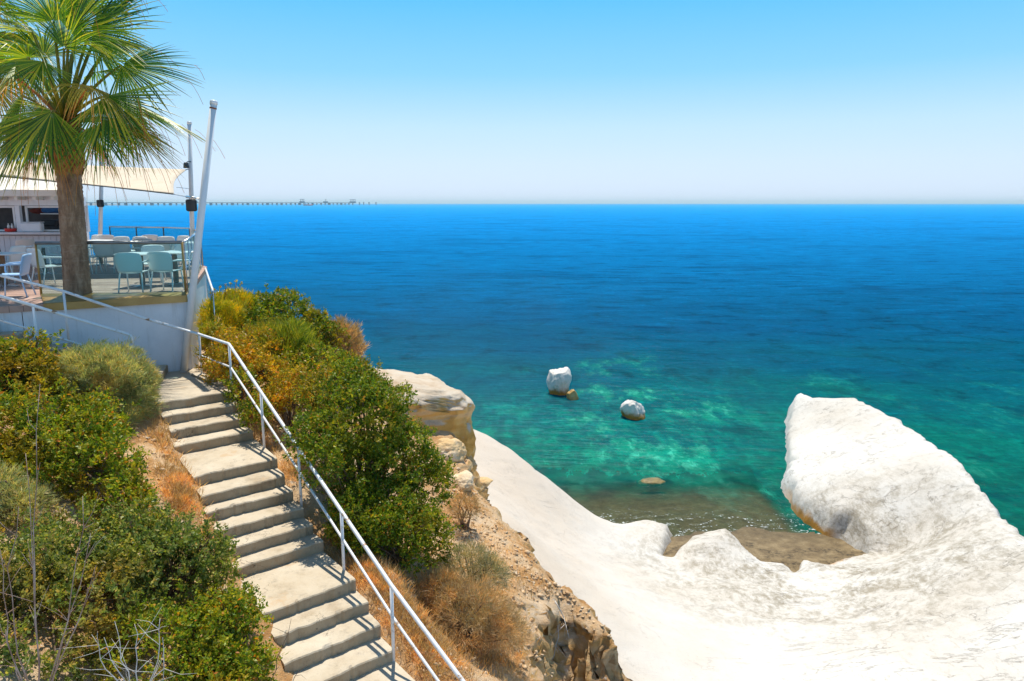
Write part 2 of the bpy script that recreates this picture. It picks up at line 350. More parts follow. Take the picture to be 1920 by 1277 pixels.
# beach and seabed
m, t, b = new_mat('dark_beach_sand')
c = ramp(t, noise(t, 2.2, 8, .7), [(.3, (.11, .07, .03)), (.5, (.20, .14, .065)), (.7, (.30, .22, .115))])
c = mix(t, c, (.52, .44, .32, 1), maprange(t, noise(t, 12, 5, .8), .60, .68, 0, .8)); c = mix(t, c, (.05, .035, .015, 1), maprange(t, noise(t, 5, 8, .8), .55, .68, 0, .7))
g = t.nodes.new('ShaderNodeNewGeometry'); sx = t.nodes.new('ShaderNodeSeparateXYZ'); t.links.new(g.outputs['Position'], sx.inputs[0])
wr = math_n(t, 'ABSOLUTE', math_n(t, 'SUBTRACT', math_n(t, 'ADD', sx.outputs[2], math_n(t, 'MULTIPLY', math_n(t, 'SUBTRACT', noise(t, .7, 5, .65), .5), .5)), .17)); c = mix(t, c, (.05, .032, .012, 1), math_n(t, 'MULTIPLY', maprange(t, wr, .05, .005), maprange(t, noise(t, 6, 6, .75), .42, .6)))
wet = maprange(t, math_n(t, 'ADD', sx.outputs[2], math_n(t, 'MULTIPLY', noise(t, .8, 3, .5), .12)), .22, .02)
c = mix(t, c, (.55, .55, .52, 1), math_n(t, 'MULTIPLY', wet, 1.0), 'MULTIPLY')
t.links.new(c, b.inputs['Base Color']); b.inputs['Roughness'].default_value = .8
bump(t, b, noise(t, 14, 6, .7), .5, .05); M['sand'] = m

# sea water
m, t, b = new_mat('sea_water')
g = t.nodes.new('ShaderNodeNewGeometry'); sx = t.nodes.new('ShaderNodeSeparateXYZ'); t.links.new(g.outputs['Position'], sx.inputs[0])
yy = math_n(t, 'ADD', sx.outputs[1], math_n(t, 'MULTIPLY', math_n(t, 'SUBTRACT', noise(t, .06, 4, .6, stretch(t, (.6, 1.2, 1))), .5), 40))
lg = math_n(t, 'LOGARITHM', math_n(t, 'MAXIMUM', yy, 1.0), 10.0)
dp = maprange(t, lg, 1.4, 3.6); t.nodes[-1].interpolation_type = 'LINEAR'
c = ramp(t, dp, [(0, (.003, .07, .055)), (.08, (.001, .105, .095)), (.15, (.0, .082, .122)), (.23, (0, .078, .18)), (.36, (0, .13, .33)), (.56, (.0, .20, .52)), (.75, (.0, .255, .62)), (1, (.0, .30, .64))])
# pale rock flats and weed under the shallow water
shal = maprange(t, yy, 75, 35)
flat = maprange(t, noise(t, .27, 7, .68, stretch(t, (1, .42, 1), (3.3, 1.7, 0)), .15), .50, .62)
zx = maprange(t, math_n(t, 'ABSOLUTE', math_n(t, 'SUBTRACT', sx.outputs[0], math_n(t, 'ADD', math_n(t, 'MULTIPLY', noise(t, .09, 3, .5), 6), 4.5))), 9, 3)
zr = maprange(t, sx.outputs[0], 16, 20, 0, .28)
br = math_n(t, 'MULTIPLY', math_n(t, 'MULTIPLY', flat, maprange(t, yy, 68, 44)), math_n(t, 'MAXIMUM', zx, zr))
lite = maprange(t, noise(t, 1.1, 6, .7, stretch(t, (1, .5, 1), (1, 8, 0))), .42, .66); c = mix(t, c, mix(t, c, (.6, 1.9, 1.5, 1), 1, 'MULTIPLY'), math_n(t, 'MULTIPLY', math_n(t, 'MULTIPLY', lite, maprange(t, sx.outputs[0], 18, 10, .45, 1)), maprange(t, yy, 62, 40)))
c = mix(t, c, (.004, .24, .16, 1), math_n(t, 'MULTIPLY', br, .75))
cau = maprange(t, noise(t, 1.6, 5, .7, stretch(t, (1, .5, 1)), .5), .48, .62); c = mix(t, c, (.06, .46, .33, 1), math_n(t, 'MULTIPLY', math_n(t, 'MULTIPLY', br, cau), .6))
weed = maprange(t, noise(t, .33, 6, .65, stretch(t, (.8, .6, 1), (9, 4, 0)), .4), .52, .66); c = mix(t, c, (.001, .035, .055, 1), math_n(t, 'MULTIPLY', math_n(t, 'MULTIPLY', weed, maprange(t, yy, 150, 45)), .55))
# wind streaks and wavelets
stk = maprange(t, noise(t, 1, 4, .6, stretch(t, (.02, .05, 1), rot=(0, 0, rad(5)))), .48, .72); c = mix(t, c, (.0, .045, .12, 1), math_n(t, 'MULTIPLY', math_n(t, 'MULTIPLY', stk, maprange(t, lg, 1.6, 1.85)), .42))
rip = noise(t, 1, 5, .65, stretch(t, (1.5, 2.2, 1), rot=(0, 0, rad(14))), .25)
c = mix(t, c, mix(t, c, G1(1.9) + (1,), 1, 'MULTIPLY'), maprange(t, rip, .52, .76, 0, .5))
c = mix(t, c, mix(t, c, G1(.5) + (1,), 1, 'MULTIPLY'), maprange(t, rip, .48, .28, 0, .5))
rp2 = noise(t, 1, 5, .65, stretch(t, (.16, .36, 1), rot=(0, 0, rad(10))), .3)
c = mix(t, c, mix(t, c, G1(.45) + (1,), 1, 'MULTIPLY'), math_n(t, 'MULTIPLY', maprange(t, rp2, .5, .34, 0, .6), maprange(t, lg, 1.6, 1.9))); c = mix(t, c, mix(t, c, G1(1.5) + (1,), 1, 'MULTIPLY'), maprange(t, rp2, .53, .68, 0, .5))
# white foam where the swash runs out
fz = math_n(t, 'MULTIPLY', maprange(t, sx.outputs[1], 31.5, 29.0), maprange(t, sx.outputs[0], 14, 13))
fm = math_n(t, 'ABSOLUTE', math_n(t, 'SUBTRACT', noise(t, .55, 5, .6, stretch(t, (1, 2.2, 1)), .8), .5))
foam = math_n(t, 'MULTIPLY', maprange(t, fm, .018, .004), fz)
foam = math_n(t, 'MULTIPLY', foam, maprange(t, noise(t, 9, 3, .6), .45, .6))
c = mix(t, c, (.75, .78, .78, 1), foam)
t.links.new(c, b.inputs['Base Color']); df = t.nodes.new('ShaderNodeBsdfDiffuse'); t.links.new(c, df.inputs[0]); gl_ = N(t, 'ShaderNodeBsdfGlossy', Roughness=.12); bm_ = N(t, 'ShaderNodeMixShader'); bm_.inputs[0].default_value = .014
t.links.new(df.outputs[0], bm_.inputs[1]); t.links.new(gl_.outputs[0], bm_.inputs[2])
w1 = noise(t, 1, 6, .62, stretch(t, (.45, 1.5, 1), rot=(0, 0, rad(5))), .3); w2 = noise(t, 4.5, 3, .6, stretch(t, (1, 1.8, 1)), .3)
p1 = bump(t, b, w1, .6, .5); p1 = bump(t, b, w2, .4, .06, p1); t.links.new(p1, df.inputs['Normal']); t.links.new(p1, gl_.inputs['Normal'])
tp = t.nodes.new('ShaderNodeBsdfTransparent'); tp.inputs[0].default_value = (.80, .86, .78, 1)
ys = math_n(t, 'ADD', sx.outputs[1], math_n(t, 'MULTIPLY', math_n(t, 'SUBTRACT', noise(t, .35, 4, .55), .5), 3.0))
al = maprange(t, ys, 30.0, 37.5, .10, 1.0); right = maprange(t, sx.outputs[0], 10.8, 12.2)
al = math_n(t, 'MAXIMUM', math_n(t, 'MAXIMUM', al, right), foam)
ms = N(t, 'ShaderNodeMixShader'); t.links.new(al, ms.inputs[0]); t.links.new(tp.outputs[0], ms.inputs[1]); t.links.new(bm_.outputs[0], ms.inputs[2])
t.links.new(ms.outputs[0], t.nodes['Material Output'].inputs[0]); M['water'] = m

# palm
m, t, b = new_mat('palm_trunk')
c = ramp(t, noise(t, 1, 7, .7, stretch(t, (9, 9, 2.5)), .3), [(.3, (.11, .06, .035)), (.5, (.28, .17, .10)), (.7, (.46, .32, .21))])
c = mix(t, c, (.40, .30, .22, 1), maprange(t, noise(t, 1, 5, .7, stretch(t, (3, 3, 28))), .55, .7, 0, .6))
t.links.new(c, b.inputs['Base Color']); b.inputs['Roughness'].default_value = .9
bump(t, b, noise(t, 1, 6, .7, stretch(t, (16, 16, 5))), .8, .05); M['trunk'] = m
M['boot'] = simple('leaf_base', [(.3, (.16, .06, .02)), (.5, (.36, .16, .05)), (.7, (.52, .28, .11))], 7, .8, .5, 25, .02)
m, t, b = new_mat('palm_leaf')
at = N(t, 'ShaderNodeAttribute', attribute_name='age'); g = t.nodes.new('ShaderNodeNewGeometry')
gc = ramp(t, g.outputs['Random Per Island'], [(0, (.02, .085, .006)), (.4, (.10, .23, .012)), (.75, (.36, .42, .025)), (1, (.55, .48, .04))])
rr = math_n(t, 'ADD', at.outputs['Fac'], math_n(t, 'MULTIPLY', math_n(t, 'SUBTRACT', noise(t, 6, 4, .6), .5), .35))
c = mix(t, gc, (.34, .28, .035, 1), maprange(t, rr, .16, .5)); c = mix(t, c, (.50, .20, .04, 1), maprange(t, rr, .52, .85))
t.links.new(c, b.inputs['Base Color']); b.inputs['Roughness'].default_value = .38; b.inputs['Specular IOR Level'].default_value = .45
tr = t.nodes.new('ShaderNodeBsdfTranslucent'); t.links.new(mix(t, c, (1.9, 1.7, .7, 1), 1, 'MULTIPLY'), tr.inputs[0])
ms = N(t, 'ShaderNodeMixShader'); ms.inputs[0].default_value = .42; t.links.new(b.outputs[0], ms.inputs[1]); t.links.new(tr.outputs[0], ms.inputs[2])
t.links.new(ms.outputs[0], t.nodes['Material Output'].inputs[0]); M['palm'] = m

GREEN = [(0, (.05, .12, .008)), (.35, (.15, .24, .014)), (.7, (.30, .35, .025)), (.92, (.36, .31, .03)), (1, (.40, .13, .02))]
M['leaf_green'] = leaf_mat('mastic_leaf', GREEN, 1.1, ((.36, .20, .02), .65))
M['leaf_dark'] = leaf_mat('dark_leaf', [(0, (.04, .10, .006)), (.45, (.12, .20, .012)), (.85, (.26, .31, .022)), (1, (.34, .15, .02))], 1.0, ((.26, .19, .016), .65))
M['leaf_pale'] = leaf_mat('greyish_leaf', [(0, (.08, .14, .025)), (.5, (.17, .24, .045)), (.85, (.30, .33, .09)), (1, (.34, .23, .09))], 1.0, ((.32, .20, .04), .6))
M['leaf_orange'] = leaf_mat('orange_leaf', [(0, (.20, .22, .015)), (.4, (.36, .30, .02)), (.78, (.52, .33, .025)), (1, (.44, .13, .02))], 1.6, ((.16, .22, .02), .7))
M['leaf_yellow'] = leaf_mat('yellow_green_leaf', [(0, (.20, .27, .015)), (.5, (.40, .38, .02)), (1, (.60, .42, .025))], 1.6, ((.15, .28, .02), .6))
M['spray'] = leaf_mat('feathery_spray', [(0, (.19, .26, .10)), (.5, (.36, .42, .18)), (.85, (.52, .49, .24)), (1, (.62, .45, .22))], 1.3, ((.50, .36, .13), .55), .3)
M['spray_green'] = leaf_mat('broom_spray', [(0, (.11, .19, .016)), (.5, (.22, .30, .024)), (1, (.40, .35, .04))], 1.3, ((.30, .17, .025), .5), .3)
M['spray_grey'] = leaf_mat('grey_spray', [(0, (.18, .19, .10)), (.5, (.34, .32, .19)), (1, (.50, .39, .22))], 1.6, ((.22, .26, .10), .6), .25)
M['spray_dry'] = leaf_mat('dry_spray', [(0, (.27, .18, .085)), (.5, (.45, .31, .16)), (1, (.60, .44, .25))], 2, ((.22, .22, .13), .6), .25)
M['petal'] = simple('yellow_petal', [(.3, (.75, .50, .02)), (.7, (.85, .62, .03))], 9, .6)

# ------------------------------------------------------------------ staircase nosings (uneven, as cast)
Rp = [(433.3, 733.4), (446.3, 756.6), (461.3, 781.8), (473.9, 807.4), (515.4, 859.1), (532.3, 891.9), (547.3, 919.5), (566.2, 951.4), (584.5, 982.8), (602.9, 1015.1), (665.2, 1087.6), (687.9, 1127.7), (710.1, 1172.2), (736.2, 1218.1)]
Z1, RISE = -3.40, .165
SR = [P(x, y, Z1 - RISE * k) for k, (x, y) in enumerate(Rp)]
LO = np.array([-1.03, -.88, 0]) * .93
SL = [p + LO for p in SR]
sdir = nrm(SR[13] - SR[0]); sdir[2] = 0; sdir = nrm(sdir)
SR.append(SR[13] + sdir * 1.5 - [0, 0, RISE]); SL.append(SL[13] + sdir * 1.5 - [0, 0, RISE])
ZL = CAMZ + Z1

# ------------------------------------------------------------------ hillside
hp = []
for k in range(15):
    z = CAMZ + Z1 - RISE * k
    hp += [(*(SR[k] + [.12, .08, 0])[:2], z - .20), (*(SL[k])[:2], z - .10), (*((SR[k] + SL[k]) / 2)[:2], z - .5)]
    a = nrm(LO)
    hp += [(*(SL[k] + a * .8)[:2], z + .12), (*(SL[k] + a * 2.5)[:2], z + .55), (*(SL[k] + a * 6)[:2], z + 1.3)]
    if k > 3: hp += [(*(SR[k] - a * .9)[:2], z - .45)]
def hpt(px, py, z): q = P(px, py, z); hp.append((q[0], q[1], q[2]))
for q in [(345, 692, -3.75), (220, 700, -3.75), (400, 640, -3.45), (480, 620, -3.7), (600, 690, -4.6), (690, 700, -5.0), (870, 790, -5.7), (700, 1000, -5.8), (850, 1050, -6.1),
          (830, 920, -5.9), (900, 900, -6.35), (950, 970, -6.6), (1050, 1080, -6.9), (1150, 1160, -7.2), (1190, 1270, -7.4), (800, 1200, -6.2), (950, 1200, -6.6), (1000, 1270, -6.75), (600, 790, -4.9), (500, 700, -3.9), (780, 780, -5.3)]: hpt(*q)
hp += [(-9, 13.2, CAMZ - 2.75), (-9, 15, CAMZ - 2.9), (-11, 13, CAMZ - 2.3), (-14, 12, CAMZ - 1.9), (-9, 24, CAMZ - 3.6), (-14, 20, CAMZ - 3), (-18, 26, CAMZ - 3.5), (-6, 4, CAMZ - 4.5), (0, 4, CAMZ - 6.4), (-14, 4, CAMZ - 3), (3, 4, CAMZ - 7.2)]
hill_rbf = rbf(hp, 2e-4)
edge = [P(*q) for q in [(300, 560, -4.2), (395, 585, -3.6), (480, 600, -3.8), (600, 655, -4.5), (690, 690, -5.0), (770, 725, -5.3), (868, 788, -5.7), (876, 840, -6.1), (880, 885, -6.35), (928, 935, -6.5), (1000, 1012, -6.8), (1060, 1082, -6.9),
                                 (1110, 1105, -7.0), (1140, 1140, -7.1), (1168, 1188, -7.2), (1128, 1172, -7.15), (1088, 1130, -7.0), (1050, 1106, -6.95), (1016, 1128, -6.85), (1002, 1190, -6.8), (1012, 1265, -6.8), (1040, 1400, -6.9)]]
hpoly = [(p[0], p[1]) for p in edge] + [(1.2, 3.5), (-30, 3.5), (-30, 40), (-12, 40)]
def hill(x, y, detail=True):
    x = np.asarray(x, float); y = np.asarray(y, float); z = hill_rbf(x, y)
    p = np.stack([x, y, 0 * x], -1)
    s = sdf(hpoly, x, y) + fbm(p * 1.6, 4, 3) * .16
    z = z - .35 * np.exp(-np.clip(s, 0, 9) / .25) * sstep(-.2, .4, x + 1.5)
    out = np.clip(-s, 0, None)
    steep = np.where(x > -3, 2.7, 2.2)
    z = z - out * steep - .3 * np.clip(out, 0, .5)
    if detail: 
        gs = 1 - .75 * sstep(.35, -.1, -sdf(spoly, x, y))
        z = z + gs * (fbm(p * .9, 5, 11) * .12 + fbm(p * 4, 4, 21) * .05)
    lz = sdf(lpoly, x, y); z = np.where(lz > -.15, np.minimum(z, ZL - .12), z)
    return np.maximum(z, -1.5)
back0R = P(370, 690, Z1); back0L = back0R + LO * 1.15
lpoly = [tuple(q[:2]) for q in (back0R, back0L, SL[0], SR[0])]
spoly = [(p[0], p[1]) for p in SR] + [(p[0], p[1]) for p in SL[::-1]]
def nonuni(a, b, h): return np.arange(a, b + h, h)
def grid_mesh(name, xs, ys, zf, mat, keep=None, disp=None):
    X, Y = np.meshgrid(xs, ys); Z = zf(X, Y); V = np.stack([X, Y, Z], -1)
    if disp is not None: V = disp(V)
    nx, ny = len(xs), len(ys); idx = np.arange(nx * ny).reshape(ny, nx)
    q = np.stack([idx[:-1, :-1], idx[:-1, 1:], idx[1:, 1:], idx[1:, :-1]], -1).reshape(-1, 4)
    if keep is not None:
        cz = V.reshape(-1, 3)[q].mean(1); q = q[keep(cz)]
    used = np.unique(q); re = np.full(nx * ny, -1); re[used] = np.arange(len(used))
    return fast_mesh(name, V.reshape(-1, 3)[used], re[q], mat, None, True)
def hill_disp(V):
    n = np.stack([fbm(V * 1.7, 4, 31), fbm(V * 1.7, 4, 41), fbm(V * 1.7, 3, 51)], -1); n2 = np.stack([fbm(V * 6, 3, 61), fbm(V * 6, 3, 71), fbm(V * 6, 3, 72)], -1)
    n3 = np.stack([fbm(V * 15, 2, 73), fbm(V * 15, 2, 74), fbm(V * 15, 2, 75)], -1)
    gx = np.gradient(V[..., 2], axis=1) / np.gradient(V[..., 0], axis=1); gy = np.gradient(V[..., 2], axis=0) / np.gradient(V[..., 1], axis=0); st = sstep(.8, 2.2, np.hypot(gx, gy))[..., None]
    return V + st * (n * .30 + n2 * .17 + n3 * .08)
tag(grid_mesh('hillside', np.r_[np.arange(-30, -9, .4), np.arange(-9, -3, .08), np.arange(-3, 4.6, .045)], np.r_[np.arange(3.6, 15, .05), np.arange(15, 34, .2)], hill, M['soil'], lambda c: (c[:, 2] > -1.3) & ~((c[:, 0] < -12) & (c[:, 1] > 33.5)), hill_disp), kind='structure')
def ground(px, py, d0=6, d1=26):
    """first place the line of sight through that pixel meets the hillside"""
    ds = np.arange(d0, d1, .06); v = np.stack([P(px, py, d=q) for q in ds]); h = hill(v[:, 0], v[:, 1])
    k = np.argmax(v[:, 2] < h); return np.array([v[k, 0], v[k, 1], h[k]]) if (v[:, 2] < h).any() else v[-1]

# ------------------------------------------------------------------ white chalk shelf, headland, beach, sea
shelf_pts = [P(*q) for q in [(880, 800, -8.6), (900, 850, -9), (1000, 870, -10), (950, 930, -9.6), (1060, 925, -11.7), (1095, 955, -12.6), (1000, 1000, -10), (1100, 1000, -11.7), (1100, 1080, -10.8), (1200, 1100, -11.6), (1180, 1200, -10.5),
    (1215, 975, -12.6), (1245, 1055, -12.5), (1200, 1277, -10.6), (1300, 1150, -11.8), (1360, 990, -12.0), (1300, 1030, -12.3), (1400, 1060, -12.5), (1420, 1110, -12.2), (1500, 1075, -12.55), (1560, 1062, -12.5), (1600, 1277, -10.8), (1900, 1277, -10.3), (1600, 1150, -11.8),
    (1700, 1050, -11.4), (1650, 1035, -12.5), (1800, 1000, -10.7), (1900, 1005, -9.9), (1900, 1150, -10.0), (1482, 950, -12.3), (1490, 790, -12.15), (1525, 752, -11.35), (1600, 760, -10.8), (1700, 830, -10.4), (1800, 905, -10.1), (1560, 850, -11.4), (1540, 975, -12.1), (1650, 900, -10.9), (1610, 1000, -12.1), (1490, 870, -11.9)]]
shelf_pts += [(-6, 30, 5.5), (-4, 24, 5.0), (0, 20, 4.2), (2, 14, 3.0), (4, 10, 2.6), (20, 8, 3.2), (25, 16, 3.5)]
shelf_rbf = rbf(shelf_pts, 3e-4)
outl = [P(*q)[:2] for q in [(870, 786, -8.4), (915, 803, -8.8), (960, 830, -9.4), (1005, 872, -10), (1040, 905, -11.1), (1065, 935, -12.2), (1100, 962, -12.95), (1160, 985, -12.95), (1212, 966, -12.8), (1248, 992, -12.8), (1236, 1046, -12.7), (1262, 1040, -12.5), (1300, 1005, -12.3),
    (1360, 984, -12), (1392, 1015, -12.2), (1425, 1040, -12.4), (1470, 1042, -12.4), (1490, 1060, -12.5), (1510, 1044, -12.5), (1555, 1052, -12.5), (1585, 1040, -12.5), (1642, 1030, -12.5), (1600, 994, -12.6), (1560, 990, -12.8), (1525, 974, -12.9), (1494, 948, -12.95), (1481, 918, -13), (1484, 893, -13), (1500, 888, -12.7), (1484, 880, -13),
    (1479, 850, -13), (1484, 800, -13), (1490, 775, -12.8), (1500, 757, -12.2), (1528, 745, -11.35), (1602, 747, -10.8), (1674, 780, -10.5), (1724, 815, -10.4), (1788, 872, -10.2), (1850, 926, -10.0), (1912, 992, -9.85), (2100, 1150, -9.6), (2400, 1400, -9.4), (2600, 2200, -9.5)]]
outl = [tuple(p) for p in outl] + [(12, 5), (-1, 5), (-6, 12), (-14, 24), (-12, 34), (-5, 31)]
def shelf(x, y):
    z = shelf_rbf(x, y); p = np.stack([x, y, 0 * x], -1)
    s = sdf(outl, x, y) + fbm(p * .9, 4, 5) * .12 + fbm(p * 3.2, 3, 6) * .07
    s = s + .05
    z = z - .22 * np.exp(-np.clip(s, 0, 9) / .3)
    out = np.clip(-s, 0, None); z = z - out * 2.6
    return np.maximum(z + fbm(p * .45, 4, 15) * .12 + fbm(p * 2.6, 4, 25) * .035, -2.5)
def shelf_disp(V):
    n = np.stack([fbm(V * 1.3, 4, 81), fbm(V * 1.3, 4, 91), fbm(V * 1.3, 3, 95) * .3], -1)
    gx = np.gradient(V[..., 2], axis=1); gy = np.gradient(V[..., 2], axis=0); st = sstep(.08, .3, np.hypot(gx, gy))[..., None]
    return V + st * n * .2
def headside(c):   # the headland starts where the shelf narrows between the cove and the open sea
    a, b = P(1642, 1030, -12.3), P(1912, 1040, -10.1); n = np.array([-(b - a)[1], (b - a)[0]]); s = (c[:, :2] - a[:2]) @ n
    return (s > 0) & (c[:, 0] > 9.0)
xs = np.arange(-7, 26, .10); ys = np.arange(9, 46, .10)
sea_ok = lambda c: c[:, 2] > -2.2
tag(grid_mesh('rock_shelf', xs, ys, shelf, M['chalk'], lambda c: sea_ok(c) & ~headside(c), shelf_disp), kind='structure')
hd = grid_mesh('headland_rock', xs, ys, shelf, M['chalk'], lambda c: sea_ok(c) & headside(c), shelf_disp)
tag(hd, 'huge white chalk rock tapering out into the sea beyond the small beach', 'rock')
def beach_z(x, y):
    p = np.stack([x, y, 0 * x], -1)
    return .42 - (y - 23.5) * .085 - np.clip(y - 33, 0, 99) * .12 - np.clip(25.3 - y, 0, 9) * .30 + fbm(p * .5, 4, 77) * .09 + fbm(p * 2.5, 3, 78) * .02
tag(grid_mesh('beach', np.arange(-2, 19, .14), np.arange(20, 64, .14), beach_z, M['sand']), kind='structure')
w_ = MB(); xs_ = [-24000, -2000, -200, -30, 60, 400, 2500, 24000]; ys_ = [8, 70, 300, 2000, 9000, 21000]
w_.add([(x, y, 0) for y in ys_ for x in xs_], [(j * 8 + i, j * 8 + i + 1, j * 8 + 9 + i, j * 8 + 8 + i) for j in range(5) for i in range(7)])
tag(w_.build('sea', M['water']), kind='structure')

# ------------------------------------------------------------------ rocks
def rock(name, c, r, label, mat, seed=0, amp=.28, sub=5, rz=0, freq=1.3, cat='rock', group=None, shape=None, flat=0.0, facets=0):
    import bmesh
    bm = bmesh.new(); bmesh.ops.create_icosphere(bm, subdivisions=sub, radius=1.0)
    v = np.array([x.co[:] for x in bm.verts])
    if shape is not None: v = shape(v)
    n = fbm(v * freq + seed * 7.7, 5, seed); k = np.abs(fbm(v * freq * 2.1 + seed, 4, seed + 9)); v = v * (1 + amp * n - amp * .5 * k)[:, None]
    if facets:
        fr = np.random.default_rng(seed + 500); nn_ = nrm(fr.normal(0, 1, (facets, 3))); dd_ = fr.uniform(.62, .95, facets); un = nrm(v); dt = un @ nn_.T
        v = v * np.minimum(1, np.where(dt > .05, dd_ / np.maximum(dt, .05), 9).min(1))[:, None]
    if flat: v = np.sign(v) * np.abs(v) ** (1 - flat)
    v = v * np.asarray(r, float); cs, sn = math.cos(rz), math.sin(rz); v = np.c_[v[:, 0] * cs - v[:, 1] * sn, v[:, 0] * sn + v[:, 1] * cs, v[:, 2]]
    for q, x in zip(bm.verts, v): q.co = q.co.__class__(x)
    me = bpy.data.meshes.new(name); bm.to_mesh(me); bm.free()
    o = link(name, me, mat, None, True); o.location = tuple(map(float, c)); return tag(o, label, cat, group) if label else o
def lean_shape(v):
    v = v.copy(); v[:, :2] *= (.80 + .20 * sstep(-.9, .3, v[:, 2]))[:, None]; v[:, 0] += .30 * np.clip(-v[:, 2], 0, 1); return v
q = P(1050, 738, -13); tall = rock('sea_rock', (q[0] - .1, q[1], .72), (.80, .9, 1.5), 'tall white chalk rock standing in the sea, its foot stained brown', M['sea_chalk'], 3, .22, 6, 0, 1.6, shape=lean_shape, facets=9); tall.rotation_euler = (rad(-8), rad(16), rad(25))
q = P(1073, 748, -13); rock('sea_rock', (q[0], q[1] + .1, .1), (.42, .5, .62), 'small tan wet rock leaning on the foot of the tall white sea rock', M['wet_tan'], 22, .2, 5, 0, 1.6, facets=12)
q = P(1187, 782, -13); rock('sea_rock', (q[0], q[1], .30), (.80, .85, .92), 'small rounded white rock in the turquoise shallows with an orange stained side', M['sea_chalk'], 8, .2, 6, 0, 1.6, facets=15)
q = P(1222, 902, -13); rock('sea_rock', (q[0], q[1], -.04), (.62, .42, .16), 'flat olive brown rock barely breaking the water near the beach', simple('wet_rock', [(.3, (.10, .075, .02)), (.6, (.24, .18, .06))], 5, .5, .5, 12, .05), 5, .3, 4)
# cliff-top block with the orange face
def slab_shape(v):
    v = v.copy(); v = np.sign(v) * np.abs(v) ** .36; v[:, 2] += -.16 * v[:, 0]; return v
q = P(768, 762, d=18.8); rock('cliff_rock', (q[0], q[1] + 1.0, q[2] - .62), (1.20, 2.1, 1.12), 'big pale sandstone block on the cliff edge with a smooth orange face', M['cliff_block'], 12, .14, 6, rad(24), 1.9, shape=slab_shape)
for px, py, r, s, lb in [(842, 858, .42, 2, 'rough beige boulder wedged under the orange faced block'), (862, 918, .36, 4, 'small tan boulder at the foot of the dark green bush'), (905, 918, .26, 6, 'ochre stone on the brink above the white shelf')]:
    g_ = ground(px, py, 8, 24); rock('boulder', g_ + [0, .2, .05], (r, r * 1.1, r * .75), lb, M['sandstone'], s, .25, 5, s, 1.7, 'boulder', None, None, 0, 14)

# loose rubble on the right-hand slope
mb_v, mb_q = [], []; base_v = None
import bmesh
bm = bmesh.new(); bmesh.ops.create_icosphere(bm, subdivisions=1, radius=1); bv = np.array([v.co[:] for v in bm.verts]); bf = np.array([[v.index for v in f.verts] for f in bm.faces]); bm.free()
nst = 0
for k in range(2200):
    t_ = rng.random(); px = 830 + 260 * t_ + rng.normal(0, 42); py = 900 + 260 * t_ + rng.normal(0, 42)
    if k % 4 == 0: px, py = rng.uniform(790, 1040), rng.uniform(1060, 1277)
    if k % 15 == 0: px, py = rng.uniform(255, 350), rng.uniform(800, 1000)
    g_ = ground(px, py, 7, 22)
    if not (-7 < g_[0] < 3.2) or g_[2] < 5: continue
    if float(hill(g_[0], g_[1] - .15)) < g_[2] - .22: continue
    r = .008 + .036 * rng.random() ** 3
    v = bv * (1 + .35 * rng.normal(0, 1, (len(bv), 1))) * r * rng.uniform(.5, 1.5, 3) * np.array([1.15, 1, .6]); a = rng.random() * 6.3; cs, sn = math.cos(a), math.sin(a)
    v = np.c_[v[:, 0] * cs - v[:, 1] * sn, v[:, 0] * sn + v[:, 1] * cs, v[:, 2]] + g_ + [0, 0, r * .3]
    mb_v.append(v); mb_q.append(bf + nst * len(bv)); nst += 1
tag(fast_mesh('rubble', np.concatenate(mb_v), np.concatenate(mb_q), M['stone']), 'loose pale stones scattered over the dry slope', 'rubble', kind='stuff')

# ------------------------------------------------------------------ staircase
st = empty('concrete_staircase', (SR[13] + SL[13]) / 2, 'long uneven concrete staircase climbing the slope beside the white railing', 'staircase')
so = np.array(st.location)
def step_mesh(fr, fl, br_, bl, zt, zb, seed):
    """a cast step: worn wavy nosing, rounded arris"""
    n = 44; T = np.linspace(0, 1, n)[:, None]; f = fr + (fl - fr) * T; bk = br_ + (bl - br_) * T
    d = nrm(np.array([*(f.mean(0) - bk.mean(0))[:2], 0])); wz = vnoise(np.c_[T * 5 + seed, T * 0, T * 0], seed) * .012; wo = vnoise(np.c_[T * 9 + seed * 3, T * 0, T * 0], seed + 5) * .012 + vnoise(np.c_[T * 31 + seed, T * 0, T * 0], seed + 6) * .006; ch = np.clip(vnoise(np.c_[T * 17 + seed * 5, T * 0, T * 0], seed + 8) - .45, 0, 1) * .06
    rows = []
    for off, dz in ((bk, 0), (f - d * .06, 0), (f - d * .012, -.006), (f, -.022), (f - d * .006, zb - zt)):
        r = off.copy(); r[:, 2] = zt + dz; 
        if off is not bk: r[:, 2] += wz * (dz > -.2); r += d * (wo - ch * (-.03 < dz < -.001))[:, None] * (dz > -.2); r[:, 2] -= ch * .6 * (-.03 < dz < -.001)
        rows.append(r)
    r = bk.copy(); r[:, 2] = zb; rows.append(r)
    v = np.concatenate(rows); m_ = len(rows); q = [(i * n + j, i * n + j + 1, (i + 1) % m_ * n + j + 1, (i + 1) % m_ * n + j) for i in range(m_) for j in range(n - 1)]
    q += [tuple(i * n for i in range(m_)), tuple(i * n + n - 1 for i in range(m_ - 1, -1, -1))]
    return MB().add(v, q)
back0R = P(370, 690, Z1); back0L = back0R + LO * 1.15
for k in range(15):
    j = rng.normal(0, .012, 2); e = nrm(LO)
    fr, fl = SR[k] - e * (.02 + j[0]), SL[k] + e * (.02 + j[1])
    if k == 0: br_, bl = back0R, back0L
    else: br_, bl = SR[k - 1] - sdir * .10 - e * (.02 + j[0]), SL[k - 1] - sdir * .10 + e * (.02 + j[1])
    zt = CAMZ + Z1 - RISE * k
    o = step_mesh(fr, fl, br_, bl, zt, zt - .62, k).build('step', M['concrete'], st, False, so)
